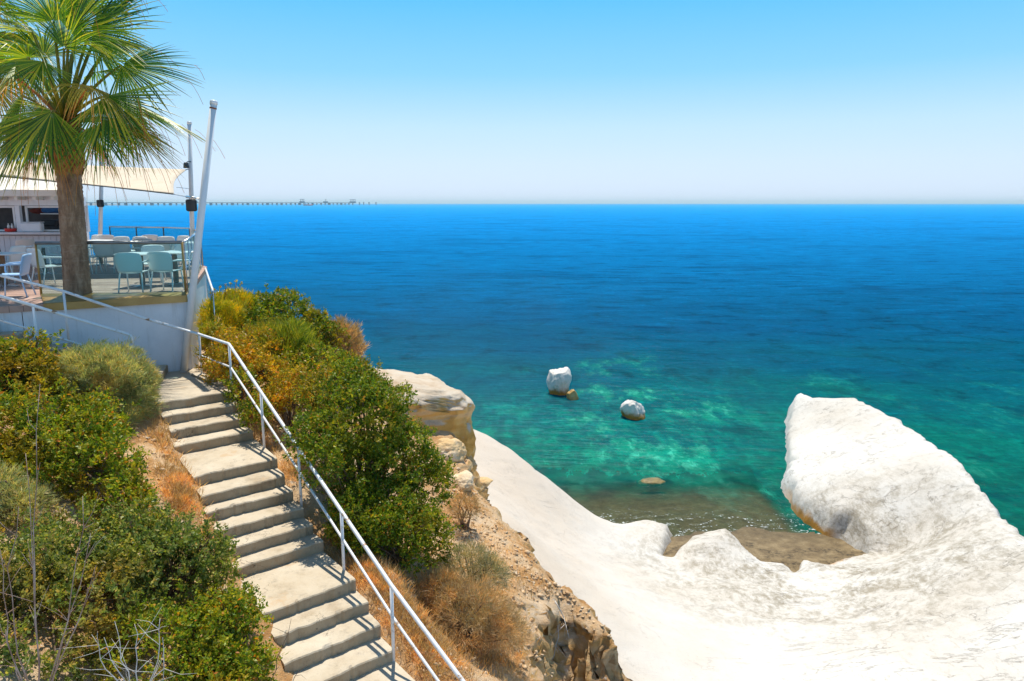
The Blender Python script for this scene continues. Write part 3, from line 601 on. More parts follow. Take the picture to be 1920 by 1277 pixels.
# upper flight going left along the terrace wall
A0 = back0R + np.array([-.25, -.15, 0]); udir = nrm(np.array([-2.25, -.72, 0])); nd = np.array([.38, -1.18, 0])
uf = empty('upper_staircase', A0 + nd / 2, 'short shaded concrete flight rising left beneath the white terrace wall', 'staircase')
for k in range(8):
    a = A0 + udir * (.25 + .38 * k); zt = ZL + .155 * (k + 1)
    b_ = a + udir * (.48 if k < 7 else 3.0)
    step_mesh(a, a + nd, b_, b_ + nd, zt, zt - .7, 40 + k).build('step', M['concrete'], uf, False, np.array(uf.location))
ub = P(388, 712, Z1 + .03)
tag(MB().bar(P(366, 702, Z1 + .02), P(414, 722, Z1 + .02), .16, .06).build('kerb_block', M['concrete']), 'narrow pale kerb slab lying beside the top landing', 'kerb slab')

# ------------------------------------------------------------------ railings
def railing(name, label, top, posts, mid=None, r=.027, cat='railing', endhook=False):
    """top: handrail points; posts: list of (top point, base point)"""
    o0 = np.array(posts[0][1]); e = empty(name, o0, label, cat)
    MB().tube(top, r, 10).build('handrail', M['rail_paint'], e, True, o0)
    if mid is not None: MB().tube(mid, r * .72, 8).build('middle_rail', M['rail_paint'], e, True, o0)
    for a, b in posts: MB().tube([b, a], r * .82, 8).build('post', M['rail_paint'], e, True, o0)
    return e
e_ = -nrm(LO)
def hz(p, h): return np.array([p[0], p[1], p[2] + h])
b1 = P(379, 704, Z1); b2 = SR[0] + e_ * .02; b6 = SR[13] + e_ * .01
H_ = .885
t1, t2, t6 = hz(b1, .84), hz(b2, .88), hz(b6, .875)
t7 = P(872, 1283, -5.33); b7 = np.array([t7[0], t7[1], t7[2] - .95])
def lerp(a, b, k): return a + (b - a) * k
def on_rail(px):  # parameter of the straight handrail at a picture column
    ks = np.linspace(0, 1, 400); best = min(ks, key=lambda k: abs(960 + F * lerp(t2, t6, k)[0] / (CT * lerp(t2, t6, k)[1] - ST * (lerp(t2, t6, k)[2] - CAMZ)) - px)); return lerp(t2, t6, best)
posts = [(t1, hz(b1, -.1)), (t2, hz(b2, -.25))]
for px in (489, 559, 640):
    p = on_rail(px); zb = float(hill(p[0], p[1])); posts.append((p, np.array([p[0], p[1], min(zb, p[2] - .75) - .05])))
posts += [(t6, hz(b6, -.3)), (t7, b7)]
up1 = P(119, 546, d=13.72); up0 = P(-70, 499, d=13.3); u1b = hz(up1, -.92)
railing('stair_railing', 'long white pipe railing running down the right side of the stairs', [up0, up1, lerp(up1, t1, .55) + [0, 0, -.03], t1, t2, lerp(t2, t6, .35) + [0, 0, -.01], lerp(t2, t6, .7), t6, t7, t7 + (t7 - t6) * .5],
        posts + [(up1, u1b), (up0 + [.3, 0, 0], hz(up0, -.95) + [.3, 0, 0])], [hz(t1, -.43), hz(t2, -.43), hz(lerp(t2, t6, .5), -.40), hz(t6, -.42), hz(t7, -.45), hz(t7 + (t7 - t6) * .5, -.45)])
q0, q1 = P(-70, 535, d=12.1), P(240, 627, d=12.95); qa = P(62, 573, d=12.42)
railing('ramp_railing', 'short white pipe railing above the feathery shrub, its end bent down', [q0, qa, q1, q1 + [.045, .01, -.03], q1 + [.05, .012, -.16]], [(q1 - [.06, .0, -.01], hz(q1, -.95) - [.06, 0, 0]), (qa, hz(qa, -.98)), (P(-40, 544, d=12.15), P(-40, 544, d=12.15) - [0, 0, 1])],
        [hz(q0, -.40), hz(qa, -.43), hz(q1, -.45) - [.06, 0, 0]])

# ------------------------------------------------------------------ terrace: deck, walls, glass
ZD = CAMZ - 1.85
Ac = P(349, 566, z=-1.98); Ec = P(85, 583, z=-1.98); Bc = P(388, 500, z=-1.85); Ac[2] = Ec[2] = Bc[2] = ZD
eu = nrm(Ec - Ac); Lc = Ec + eu * 6
Dl = np.array([-24, 25.5, ZD]); Bl = np.array([-14.5, 27.2, ZD]); 
dpoly = [Ac, Bc, np.array([-12.0, 26.6, ZD]), Bl, Dl, np.array([-24, Lc[1], ZD]), Lc]
tag(MB().prism([(p[0], p[1]) for p in dpoly], ZD - .12, ZD).build('terrace', M['deck']), kind='structure')
def wall(a, b, z0, z1, th, e, name, mat, off, n):
    m_ = MB(); u = nrm(b - a); side = np.array([-u[1], u[0], 0]) * th
    L = np.linalg.norm((b - a)[:2]); k = max(1, int(round(L / n)))
    out = []
    for i in range(k):
        p, q = a + u * (L * i / k + .006), a + u * (L * (i + 1) / k - .006)
        out.append(MB().prism([(p[0], p[1]), (q[0], q[1]), (q + side)[:2], (p + side)[:2]], z0, z1).build(name, mat, e, False, off))
    return out
tw = empty('terrace_wall', (Ac[0], Ac[1], ZL - .1), 'white panelled wall holding up the terrace above the stair landing', 'wall'); two = np.array(tw.location)
ain = np.array([-.02, .03, 0])
wall(Lc + ain, Ac + ain, ZD - 1.75, ZD - .125, .10, tw, 'front_panel', M['wall_paint'], two, 2.75)
wall(Ac + [-.03, .12, 0], Bc + [-.03, 0, 0], ZD - 2.1, ZD - .01, .10, tw, 'side_panel', M['wall_paint'], two, 4.0)
def glass_run(name, label, pts, z0, z1, step, mats=('steel', 'steel'), post_r=.018, chan=None, lean=0.0, end_posts=True, top_r=.025):
    o0 = np.array([pts[0][0], pts[0][1], z0]); e = empty(name, o0, label, 'glass railing'); rail = [np.array([p[0], p[1], z1]) for p in pts]
    MB().tube(rail, top_r, 8).build('handrail', M[mats[0]], e, True, o0)
    for a, b in zip(pts[:-1], pts[1:]):
        a = np.array(a, float); b = np.array(b, float); L = np.linalg.norm((b - a)[:2]); k = max(1, int(round(L / step))); u = nrm(np.array([*(b - a)[:2], 0])); s_ = np.array([-u[1], u[0], 0]) * .012
        for i in range(k):
            p, q = a + (b - a) * (i / k) + u * .02, a + (b - a) * ((i + 1) / k) - u * .02
            MB().prism([p[:2], q[:2], (q + s_)[:2], (p + s_)[:2]], z0 + .03, z1 - .03).build('glass_panel', M['glass'], e, False, o0)
            if i or end_posts: MB().tube([(a + (b - a) * (i / k))[:2].tolist() + [z0], (a + (b - a) * (i / k))[:2].tolist() + [z1]], post_r, 6).build('post', M[mats[1]], e, True, o0)
    p = pts[-1]; MB().tube([(p[0], p[1], z0), (p[0], p[1], z1)], post_r, 6).build('post', M[mats[1]], e, True, o0)
    return e, o0
Ag = Ac + [-.06, .16, 0]; Eg = P(78, 556, z=-1.85); gl = nrm(Ag - Eg)
fr_e, fo = glass_run('glass_railing', 'frameless green glass railing along the front of the terrace below the palm', [Eg, Ag], ZD + .02, ZD + 1.07, 2.9, ('dark_steel', 'brass'), .022, top_r=.034)
m_ = MB(); m_.add([Eg + [0, -.02, .06], Ag + [0.05, -.03, .06], Ac + [.03, -.02, .012], Ec + [0, -.025, .012], Eg + [0, .01, .03], Ag + [0.05, 0.01, .03], Ac + [.03, .03, .006], Ec + [0, .03, .006]], [(3, 2, 1, 0), (4, 5, 6, 7), (0, 1, 5, 4), (1, 2, 6, 5), (2, 3, 7, 6), (3, 0, 4, 7)])
m_.prism([(Ac + [.04, -.035, 0])[:2], (Ec + [0, -.035, 0])[:2], (Ec + [0, -.012, 0])[:2], (Ac + [.04, -.012, 0])[:2]], ZD - .13, ZD + .010)
m_.build('base_channel', M['brass'], fr_e, False, fo)
glass_run('glass_railing', 'blue tinted glass railing along the seaward side of the terrace, behind the leaning white pole', [Ag + [.03, .03, 0], Bc + [-.12, 0, 0]], ZD + .02, ZD + 1.07, 1.3, ('steel', 'steel'), .012)
Br = [Bc + [-.14, .05, 0], np.array([-10.9, 25.5, ZD]), np.array([-12.2, 26.4, ZD]), Bl]
glass_run('glass_railing', 'curved glass railing with many thin posts at the far end of the terrace', Br, ZD + .02, ZD + 1.02, 1.15, ('steel', 'dark_metal'), .022)
# outer glass fins beside the side wall
fin, fno = glass_run('glass_railing', 'low slanting glass screen fixed outside the side wall next to the yellow flowers', [Ac + [.32, .6, -.7], Bc + [.28, -.8, -.3]], ZD - .95, ZD + .02, 2.4, ('white_paint', 'steel'), .012)

# ------------------------------------------------------------------ poles, sail, speakers
def pole(label, base, top, r, rusty=False):
    e = empty('mast_pole', base, label, 'pole', 'white sail masts'); o0 = np.array(base, float); d = nrm(np.array(top) - o0)
    MB().tube([base, lerp(o0, np.array(top), .5), top], [r, r * .97, r * .92], 18).build('shaft', M['white_paint'], e, True, o0)
    MB().tube([np.array(top) - d * .01, np.array(top) + d * .05, np.array(top) + d * .07], [r * 1.03, r * 1.03, r * .8], 18).build('cap', M['white_paint'], e, True, o0)
    if rusty: MB().tube([np.array(top) - d * .10, np.array(top) - d * .07], r * .95, 18).build('rust_ring', M['rust'], e, True, o0)
    MB().tube([o0 + [0, 0, -.05], o0 + [0, 0, .015]], r * 1.5, 14).build('base_plate', M['white_paint'], e, False, o0)
    return e
pb = P(344, 699, z=Z1 - .02); pt = P(400.5, 195, d=15.25)
pole('tall leaning white mast in front of the terrace corner, rust ring under its cap', pb, pt, .072, True)
p2b = P(362.5, 497, d=23.6); p2b[2] = ZD; p2t = P(355, 232, d=23.6)
pole('white mast standing at the far terrace corner, carrying the square black speaker', p2b, p2t, .07)
p3b = P(187, 480, d=26.2); p3b[2] = ZD; p3t = P(191, 300, d=26.2)
pole('white mast beside the kiosk, carrying a small black speaker', p3b, p3t, .07)
def speaker(px, py, d, s, label, rz):
    c = P(px, py, d=d); e = empty('speaker', c, label, 'speaker', None, rz)
    MB().box((0, 0, 0), (s, s * .75, s * 1.22), 0, s * .12).build('cabinet', M['black'], e)
    MB().box((0, -s * .385, 0), (s * .84, s * .03, s * 1.04), 0, s * .02).build('grille', M['dark_metal'], e)
    MB().box((s * .1, s * .5, .02), (s * .2, s * .3, s * .2)).build('bracket', M['dark_metal'], e); return e
speaker(359, 385, 23.35, .30, 'square black speaker on the mast at the far terrace corner', rad(14))
speaker(188, 381.5, 26.0, .20, 'small black speaker on the mast beside the kiosk', rad(-8))
c_ = P(349, 309, d=23.4); e = empty('spotlight', c_, 'small grey spotlight clamped high on the far corner mast', 'lamp')
MB().lathe([(.05, .07), (.07, .05), (.09, -.09), (.075, -.1)], 12).build('lamp_head', M['dark_metal'], e); MB().tube([(0, 0, .06), (.06, 0, .1), (.12, .1, .09)], .012, 6).build('bracket', M['dark_metal'], e)
# shade sail: hypar between four corners
Sc = [P(325, 364, d=19.6), P(347, 319, d=23.3), P(10, 303, d=23.4), P(-40, 327, d=18.6)]
n = 26; U, V_ = np.meshgrid(np.linspace(0, 1, n), np.linspace(0, 1, n)); up_, vp_ = U, V_
u2 = U + (.05 * np.sin(np.pi * V_)) * (1 - 2 * U) * .6; v2 = V_ + (.05 * np.sin(np.pi * U)) * (1 - 2 * V_) * .6
S = (Sc[0] * ((1 - u2) * (1 - v2))[..., None] + Sc[1] * ((1 - u2) * v2)[..., None] + Sc[2] * (u2 * v2)[..., None] + Sc[3] * (u2 * (1 - v2))[..., None])
S[..., 2] -= .16 * np.sin(np.pi * U) * np.sin(np.pi * V_) - .015 * np.sin(U * 40) * np.sin(np.pi * V_)
idx = np.arange(n * n).reshape(n, n); qd = np.stack([idx[:-1, :-1], idx[:-1, 1:], idx[1:, 1:], idx[1:, :-1]], -1).reshape(-1, 4)
se = empty('shade_sail', Sc[0], 'cream canvas shade sail stretched between the masts above the terrace', 'shade sail'); so_ = np.array(Sc[0])
sc_ = fast_mesh('canvas', S.reshape(-1, 3) - so_, qd, M['canvas'], se, True); md = sc_.modifiers.new('thick', 'SOLIDIFY'); md.thickness = .02
MB().tube(S[0] - [0, 0, .005], .012, 6).build('hem', M['dark_metal'], se, True, so_); MB().tube(S[:, 0], .02, 6).build('hem', M['canvas'], se, True, so_)
MB().tube([Sc[0], P(378, 374, d=15.2)], .014, 6).build('cable', M['steel'], se, True, so_); MB().tube([Sc[1], P(354, 317, d=23.6)], .014, 6).build('cable', M['steel'], se, True, so_)
MB().tube([lerp(Sc[0], Sc[1], .25), P(357, 354, d=23.6)], .008, 6).build('cable', M['steel'], se, True, so_)
tb = P(350, 369, d=15.9); MB().tube([tb, lerp(tb, P(378, 374, d=15.2), .55)], .028, 8).build('turnbuckle', M['steel'], se, True, so_)

# ------------------------------------------------------------------ kiosk
kd = 23.2; KR = P(158, 440, d=kd)[0]; KL = KR - 7.0; ky = kd
ke = empty('beach_kiosk', (KR, ky, ZD), 'white boarded snack kiosk with a serving hatch and a low roof', 'kiosk'); ko = np.array(ke.location)
def kb(name, x0, x1, y0, y1, z0, z1, mat, bev=0): return MB().box(((x0 + x1) / 2 - ko[0], (y0 + y1) / 2 - ko[1], (z0 + z1) / 2), (x1 - x0, y1 - y0, z1 - z0), 0, bev).build(name, M[mat], ke)
m_ = MB()
x = KL
while x < KR - .02:
    m_.box((x + .09 - ko[0], ky + .05 - ko[1], .44), (.168, .06, .86)); x += .18
m_.build('plank_front', M['plank_paint'], ke)
kb('plank_backing', KL, KR - .02, ky + .085, ky + .14, 0.0, .89, 'dark_inside')
kb('counter', KL, KR + .02, ky - .22, ky + .14, .90, .98, 'plank_paint', .02)
kb('back_wall', KL, KR - 1.4, ky + 2.6, ky + 2.7, 0, 2.05, 'dark_inside'); MB().prism([(-.08, .15), (0, .15), (-1.30, 2.59), (-1.38, 2.59)], 0, 2.05).build('side_wall', M['wall_paint'], ke)
kb('fascia', KL, KR + .03, ky - .02, ky + .10, 1.78, 2.06, 'wall_paint')
for px in (33, 158, -60): xx = P(px, 400, d=kd)[0]; kb('post', xx - .07, xx + .07, ky - .01, ky + .11, .985, 1.775, 'wall_paint')
for a, b2_ in ((-58, 22), (42, 146)):
    x0, x1 = P(a, 400, d=kd)[0], P(b2_, 400, d=kd)[0]; fm_ = MB()
    for bx in (((x0 + x1) / 2, 1.74, x1 - x0, .06), ((x0 + x1) / 2, 1.02, x1 - x0, .05)): fm_.box((bx[0] - ko[0], ky + .16 - ko[1], bx[1]), (bx[2], .05, bx[3]))
    for xx in (x0 + .03, x1 - .03): fm_.box((xx - ko[0], ky + .16 - ko[1], 1.38), (.06, .05, .66))
    fm_.build('window_frame', M['white_paint'], ke)
kb('shelf', P(48, 400, d=kd)[0], P(118, 400, d=kd)[0], ky + .7, ky + 1.1, 1.50, 1.54, 'white_paint', .01)
kb('worktop', P(80, 400, d=kd)[0], P(108, 400, d=kd)[0], ky + .8, ky + 1.4, 1.08, 1.13, 'steel', .01)
rf = MB(); ov = .45
for i in range(14):
    x0 = KL + (KR + .25 - KL) * i / 14; x1 = KL + (KR + .25 - KL) * (i + 1) / 14 - .012
    v = [(x0, ky - ov, 2.10), (x1, ky - ov, 2.10), (x1 - 1.9, ky + 3.2, 2.85), (x0 - 1.9, ky + 3.2, 2.85)]; v = v + [(a, b_, c + .09) for a, b_, c in v]
    rf.add([(a - ko[0], b_ - ko[1], c) for a, b_, c in v], [(3, 2, 1, 0), (4, 5, 6, 7), (0, 1, 5, 4), (1, 2, 6, 5), (2, 3, 7, 6), (3, 0, 4, 7)])
rf.build('roof', M['roof'], ke); kb('roof_edge', KL, KR + .3, ky - ov - .05, ky - ov - .005, 2.05, 2.24, 'roof', .01)
for i in range(12): xx = KR - .05 - i * .55; kb('rafter', xx - .05, xx + .05, ky - ov + .02, ky - .03, 1.95, 2.09, 'roof')
def kpt(px, y, z): return (P(px, 400, d=kd)[0] * (y / kd), y, ZD + z)
o = MB().lathe([(.10, 0), (.15, .02), (.17, .10), (.16, .11), (.12, .04)], 14).build('bowl', M['red'], None, True); o.location = kpt(16, ky - .02, .982); tag(o, 'red bowl on the kiosk counter by the dark doorway', 'bowl')
for dx, lb in ((-.05, 'white bottle standing in the red bowl, the left one'), (.06, 'white bottle standing in the red bowl, the right one')):
    o = MB().lathe([(.035, 0), (.035, .13), (.014, .17), (.014, .21)], 10).build('bottle', M['plastic'], None, True); q = kpt(16, ky - .02, 1.03); o.location = (q[0] + dx, q[1], q[2]); tag(o, lb, 'bottle')
o = MB().box((0, 0, .14), (.62, .2, .28), 0, .03).box((0, 0, .295), (.64, .22, .02), 0, .008).build('white_box', M['wall_paint']); o.location = kpt(58, ky + .0, .982); tag(o, 'long white box with a lid standing inside the kiosk hatch', 'box')
rock('bundle', kpt(98, ky + .92, 1.64), (.34, .18, .11), 'blue cloth bundle lying on the kiosk shelf', M['blue_cloth'], 31, .3, 4, 0, 1.5, 'bundle')
rock('bundle', kpt(72, ky + .92, 1.62), (.26, .16, .10), 'dark red bundle lying on the kiosk shelf', simple('dark_red_cloth', [(.3, (.12, .02, .02)), (.7, (.2, .05, .04))], 9, .8), 33, .3, 4, 0, 1.5, 'bundle')
o = MB().box((0, 0, .10), (.5, .3, .20), 0, .03).box((0, -.155, .1), (.44, .012, .14)).build('food_tray', M['dark_metal']); o.location = kpt(93, ky + 1.05, 1.13); tag(o, 'dark grill box on the steel worktop inside the kiosk', 'grill')

# ------------------------------------------------------------------ chairs and tables
def make_chair(mat, label):
    e = empty('terrace_chair', (0, 0, 0), label, 'chair', 'white plastic chairs on the terrace')    # faces +Y, back at -Y
    n = 9; U = np.linspace(-1, 1, n)
    def sheet(fn, m_, th):
        top = np.array([[fn(u, v) for u in U] for v in np.linspace(0, 1, m_)]); idx = np.arange(m_ * n).reshape(m_, n)
        q = np.stack([idx[:-1, :-1], idx[:-1, 1:], idx[1:, 1:], idx[1:, :-1]], -1).reshape(-1, 4); return top.reshape(-1, 3), q, th
    def put(name, s):
        o = fast_mesh(name, s[0], s[1], M[mat], e, True); md = o.modifiers.new('t', 'SOLIDIFY'); md.thickness = s[2]; md.offset = 0; return o
    put('seat', sheet(lambda u, v: (u * (.23 - .02 * v), -.20 + .44 * v, .45 - .02 * (1 - u * u) - .03 * max(0, v - .85) * 6 * .2), 8, .025))
    put('backrest', sheet(lambda u, v: (u * (.23 + .035 * math.sin(v * 2.6) - .03 * max(0, v - .8) * 3), -.21 - .09 * v - .05 * (1 - u * u), .45 + .40 * v + .01 * (1 - u * u) * v - .012 * (u ** 6) * v), 10, .02))
    for s in (-1, 1):
        MB().tube([(s * .27, -.26, .66), (s * .285, -.10, .665), (s * .285, .12, .65), (s * .275, .2, .62), (s * .25, .2, .5), (s * .225, .18, .44)], [.018, .022, .022, .02, .018, .018], 6).build('armrest', M[mat], e, True)
        MB().tube([(s * .21, .20, .44), (s * .23, .25, 0)], .015, 6).build('leg', M[mat], e, True)
        MB().tube([(s * .21, -.20, .44), (s * .24, -.30, 0)], .015, 6).build('leg', M[mat], e, True)
    return e
def make_table(label):
    e = empty('terrace_table', (0, 0, 0), label, 'table', 'white tables on the terrace')
    MB().box((0, 0, .735), (.78, .78, .03), 0, .012).build('tabletop', M['plastic'], e)
    MB().box((0, 0, .375), (.09, .09, .68), 0, .01).build('pedestal', M['table_leg'], e)
    fb = MB(); fb.bar((-.30, 0, .018), (.30, 0, .018), .07, .03); fb.bar((0, -.30, .02), (0, .30, .02), .068, .026); fb.build('foot', M['steel'], e); return e
protos = {}
SP = [(255, 549, 8, 'plastic', 'white chair with its back to the front glass, nearest the middle of the railing'), (316, 546, -2, 'plastic', 'white chair with its back to the glass at the right front terrace corner'),
      (95, 536, -28, 'plastic', 'white chair just left of the palm trunk behind the glass end post'), (28, 556, 105, 'plastic_blue', 'shaded pale blue looking armchair in side view beside the ramp railing'),
      (52, 522, 100, 'plastic_beige', 'shaded beige armchair behind the pale blue one, seen from its side'), (20, 528, 85, 'plastic', 'white armchair cut by the picture edge behind the ramp railing'), (62, 503, 10, 'plastic_beige', 'beige chair with its back to us left of the palm, nearer the kiosk'),
      (28, 487, 95, 'plastic', 'white chair in side view close to the boarded kiosk front'), (120, 505, 170, 'plastic', 'white chair facing us immediately left of the palm trunk'), (5, 492, 80, 'plastic', 'white chair at the very left edge before the kiosk'),
      (287, 528, 195, 'plastic', 'white chair facing us across the table from the front glass'), (345, 520, 185, 'plastic', 'white chair facing us beside the seaward glass railing'), (302, 515, 30, 'plastic_beige', 'beige chair turned sideways behind the two front tables'),
      (165, 512, -90, 'plastic', 'white chair half hidden by the right side of the palm trunk'), (207, 511, 5, 'plastic_beige', 'beige chair with its back to us just right of the palm'), (242, 511, -4, 'plastic_beige', 'second beige chair with its back to us right of the palm'),
      (222, 498, 178, 'plastic', 'white chair facing us at the table right of the palm'), (255, 498, 170, 'plastic', 'white chair facing us behind the second beige chair'), (278, 502, 12, 'plastic_beige', 'beige chair in the middle of the terrace between two white ones'),
      (310, 498, 190, 'plastic', 'white chair at the far table towards the sea'), (175, 492, 165, 'plastic', 'white chair before the far railing right of the trunk'), (335, 495, 160, 'plastic', 'white chair near the far seaward corner'),
      (205, 490, 20, 'plastic', 'white chair below the small mast by the far glass'), (290, 489.5, 10, 'plastic', 'white chair tight against the far curved railing')]
def floor_at(px, py): q = P(px, py, z=-1.85); return (q[0], q[1], ZD)
for px, py, rz, mt, lb in SP:
    if mt not in protos: o = protos[mt] = make_chair(mt, lb)
    else: o = copy_tree(protos[mt])
    o['label'] = lb; o.location = floor_at(px, py); o.rotation_euler = (0, 0, rad(rz))
TB = [(268, 537, 'white pedestal table in front of the middle chair at the glass'), (331, 533, 'white pedestal table at the right front terrace corner'), (10, 537, 'white table between the armchairs at the left edge'), (85, 514, 'white table left of the palm trunk'),
      (228, 504, 'white table between the beige chairs right of the palm'), (300, 503, 'white table in the middle rear of the terrace'), (190, 497, 'white table by the far railing right of the trunk'), (345, 503, 'white table near the far seaward corner'), (50, 484, 'white table before the kiosk front')]
tp_ = None
for px, py, lb in TB:
    o = tp_ = make_table(lb) if tp_ is None else copy_tree(tp_)
    o['label'] = lb; o.location = floor_at(px, py); o.rotation_euler = (0, 0, rad(random.uniform(-12, 12)))

# ------------------------------------------------------------------ palms
def frond(hub, axis, up, L, heart, age, org, e, seed, span=1.45, nseg=20, droop=.13):
    r_ = np.random.default_rng(seed); axis = nrm(axis); side = nrm(np.cross(axis, up)); nn = np.cross(side, axis)
    V = []; Q = []; A = []; k0 = 0; nt_ = 6; T = np.array([.03, .25, .5, .68, .85, 1.0])
    for i in range(-nseg, nseg + 1):
        a = i / nseg * span; dr = math.cos(a) * axis + math.sin(a) * side; dl = -math.sin(a) * axis + math.cos(a) * side
        ll = L * (.72 + .28 * math.cos(a * .75)) * r_.uniform(.86, 1.08); da = span / nseg; dp_ = droop * r_.uniform(.6, 1.7); tw_ = r_.normal(0, .10)
        for t_ in T:
            wd = ll * min(t_, .42) * math.tan(da / 2) * 1.0 * (1 if t_ <= .42 else max(.05, (1 - t_) / .58) ** .75)
            p = hub + dr * ll * t_ + nn * (-.10 * L * (i / nseg) ** 2 * t_) + dl * tw_ * ll * max(0, t_ - .5)
            p = p - np.array([0, 0, 1]) * dp_ * L * max(0, t_ - .35) ** 1.7 * 1.4
            pl = .35 * wd
            V += [p - dl * wd - nn * pl, p + nn * pl, p + dl * wd - nn * pl]; A += [min(1, age + max(0, t_ - .62) * (.7 + .5 * r_.random()))] * 3
        for j in range(nt_ - 1):
            b_ = k0 + j * 3; Q += [(b_, b_ + 1, b_ + 4, b_ + 3), (b_ + 1, b_ + 2, b_ + 5, b_ + 4)]
        k0 += nt_ * 3
    # fine threads hanging off the blade
    for k in range(4):
        a = r_.uniform(-1, 1) * span; dr = math.cos(a) * axis + math.sin(a) * side; s0 = hub + dr * L * r_.uniform(.7, .95); out = dr * r_.uniform(.15, .5)
        sg = r_.uniform(.25, .6); m_ = MB().tube([s0 + out * q_ - np.array([0, 0, 1]) * (q_ ** 1.8) * sg for q_ in np.linspace(0, 1, 5)], .004, 3, False)
        V += list(m_.v[0]); Q += [tuple(i + k0 for i in f) for f in m_.f]; A += [.75] * len(m_.v[0]); k0 += len(m_.v[0])
    # petiole
    mid_ = (heart + hub) / 2 + np.array([0, 0, .12]) * np.linalg.norm(hub - heart)
    pts = [heart * (1 - q_) ** 2 + 2 * mid_ * q_ * (1 - q_) + hub * q_ ** 2 for q_ in np.linspace(0, 1, 8)]
    m_ = MB().tube(pts, np.linspace(.045, .018, 8), 5); V += list(m_.v[0]); Q += [tuple(i + k0 for i in f) for f in m_.f]; A += [min(1, .32 + age)] * len(m_.v[0])
    me = bpy.data.meshes.new('frond'); me.from_pydata([tuple(v - org) for v in V], [], Q); me.update()
    at = me.attributes.new('age', 'FLOAT', 'POINT'); at.data.foreach_set('value', np.array(A, np.float32))
    return link('frond', me, M['palm'], e)
def palm(label, base, heart, rb, rt, specs, seed, nrand):
    e = empty('palm_tree', base, label, 'palm tree'); org = np.array(base, float); r_ = np.random.default_rng(seed); heart = np.array(heart, float)
    nr, ns = 90, 28; V = []
    for k in range(nr):
        f = k / (nr - 1); c = org + (heart - org) * f * .93 + [0, 0, -.1 * (1 - f)]; R = rb + (rt - rb) * min(1, f * 1.15); R *= 1 + .10 * math.exp(-f * 14) + (.012 if k % 3 == 0 else 0)
        for i in range(ns):
            a = i / ns * 2 * math.pi; rr = R * (1 + .035 * r_.normal() * .6); V.append(c + [rr * math.cos(a), rr * math.sin(a), 0])
    V = np.array(V) - org; Q = np.array([(k * ns + i, k * ns + (i + 1) % ns, k * ns + ns + (i + 1) % ns, k * ns + ns + i) for k in range(nr - 1) for i in range(ns)])
    fast_mesh('trunk', V, Q, M['trunk'], e, True)
    bt = MB(); zt = (heart - org)[2]
    for k in range(120):   # old leaf bases wrapped round the neck
        a = k * 2.399; f = k / 120; zc = zt * (.70 + .28 * f) if zt < 4 else zt - 1.05 + 1.0 * f; R = rt * (1.02 + .28 * math.sin(min(1, f * 1.6) * math.pi * .75))
        c = org + (heart - org) * (zc / zt) ; o_ = np.array([math.cos(a), math.sin(a), 0]); s_ = np.array([-math.sin(a), math.cos(a), 0]); wd, hh = .11 * r_.uniform(.7, 1.2), .24 * r_.uniform(.7, 1.4); lean_ = r_.uniform(.02, .14)
        p = c + o_ * R * .92
        bt.add([p - s_ * wd, p + s_ * wd, p + s_ * wd * .55 + [0, 0, hh * .7] + o_ * lean_ * .6, p + [0, 0, hh] + o_ * lean_, p - s_ * wd * .55 + [0, 0, hh * .7] + o_ * lean_ * .6, p + o_ * .05 + [0, 0, hh * .3]], [(0, 1, 5), (1, 2, 5), (2, 3, 5), (3, 4, 5), (4, 0, 5)])
    bt.build('leaf_bases', M['boot'], e, False, org)
    k = 0
    for hub, tip, age in specs:
        ax = np.array(tip) - np.array(hub); L = np.linalg.norm(ax); v = nrm(np.array(hub) - heart); up = np.array([0, 0, 1.0]) + .55 * np.array([v[0], v[1], 0]) + r_.normal(0, .18, 3)
        fy = np.clip((heart[1] - hub[1]) * 1.1 + .35, 0, 1.3); up = np.array([v[0] * .5, v[1] * .4 - fy, .75]) + r_.normal(0, .16, 3)
        frond(np.array(hub), ax, up, L * r_.uniform(.98, 1.14), heart, age, org, e, seed * 100 + k); k += 1
    for j in range(nrand):
        az = j * 2.399 + r_.uniform(-.3, .3); f = (j + .5) / nrand; el = rad(85 - (125 if nrand > 10 else 60) * f + r_.uniform(-8, 8)); d = np.array([math.cos(az) * math.cos(el), math.sin(az) * math.cos(el), math.sin(el)])
        hub = heart + d * r_.uniform(.95, 1.35) + [0, 0, .15]; ax = d + np.array([0, 0, -.35 - .5 * f]); up = np.array([0, 0, 1.0]) + .6 * d + r_.normal(0, .2, 3)
        age = 0.0 if f < .72 else r_.uniform(.1, .75)
        frond(hub, ax, up, r_.uniform(1.05, 1.4), heart, age, org, e, seed * 100 + 50 + j, droop=.45); k += 1
    return e
pd = 15.0
tb_ = P(146, 556, d=pd); tb_[2] = ZD; hrt = P(122, 232, d=pd)
def fs(hx, hy, tx, ty, dy, dt, age=0): return (P(hx, hy, d=pd + dy), P(tx, ty, d=pd + dy + dt), age)
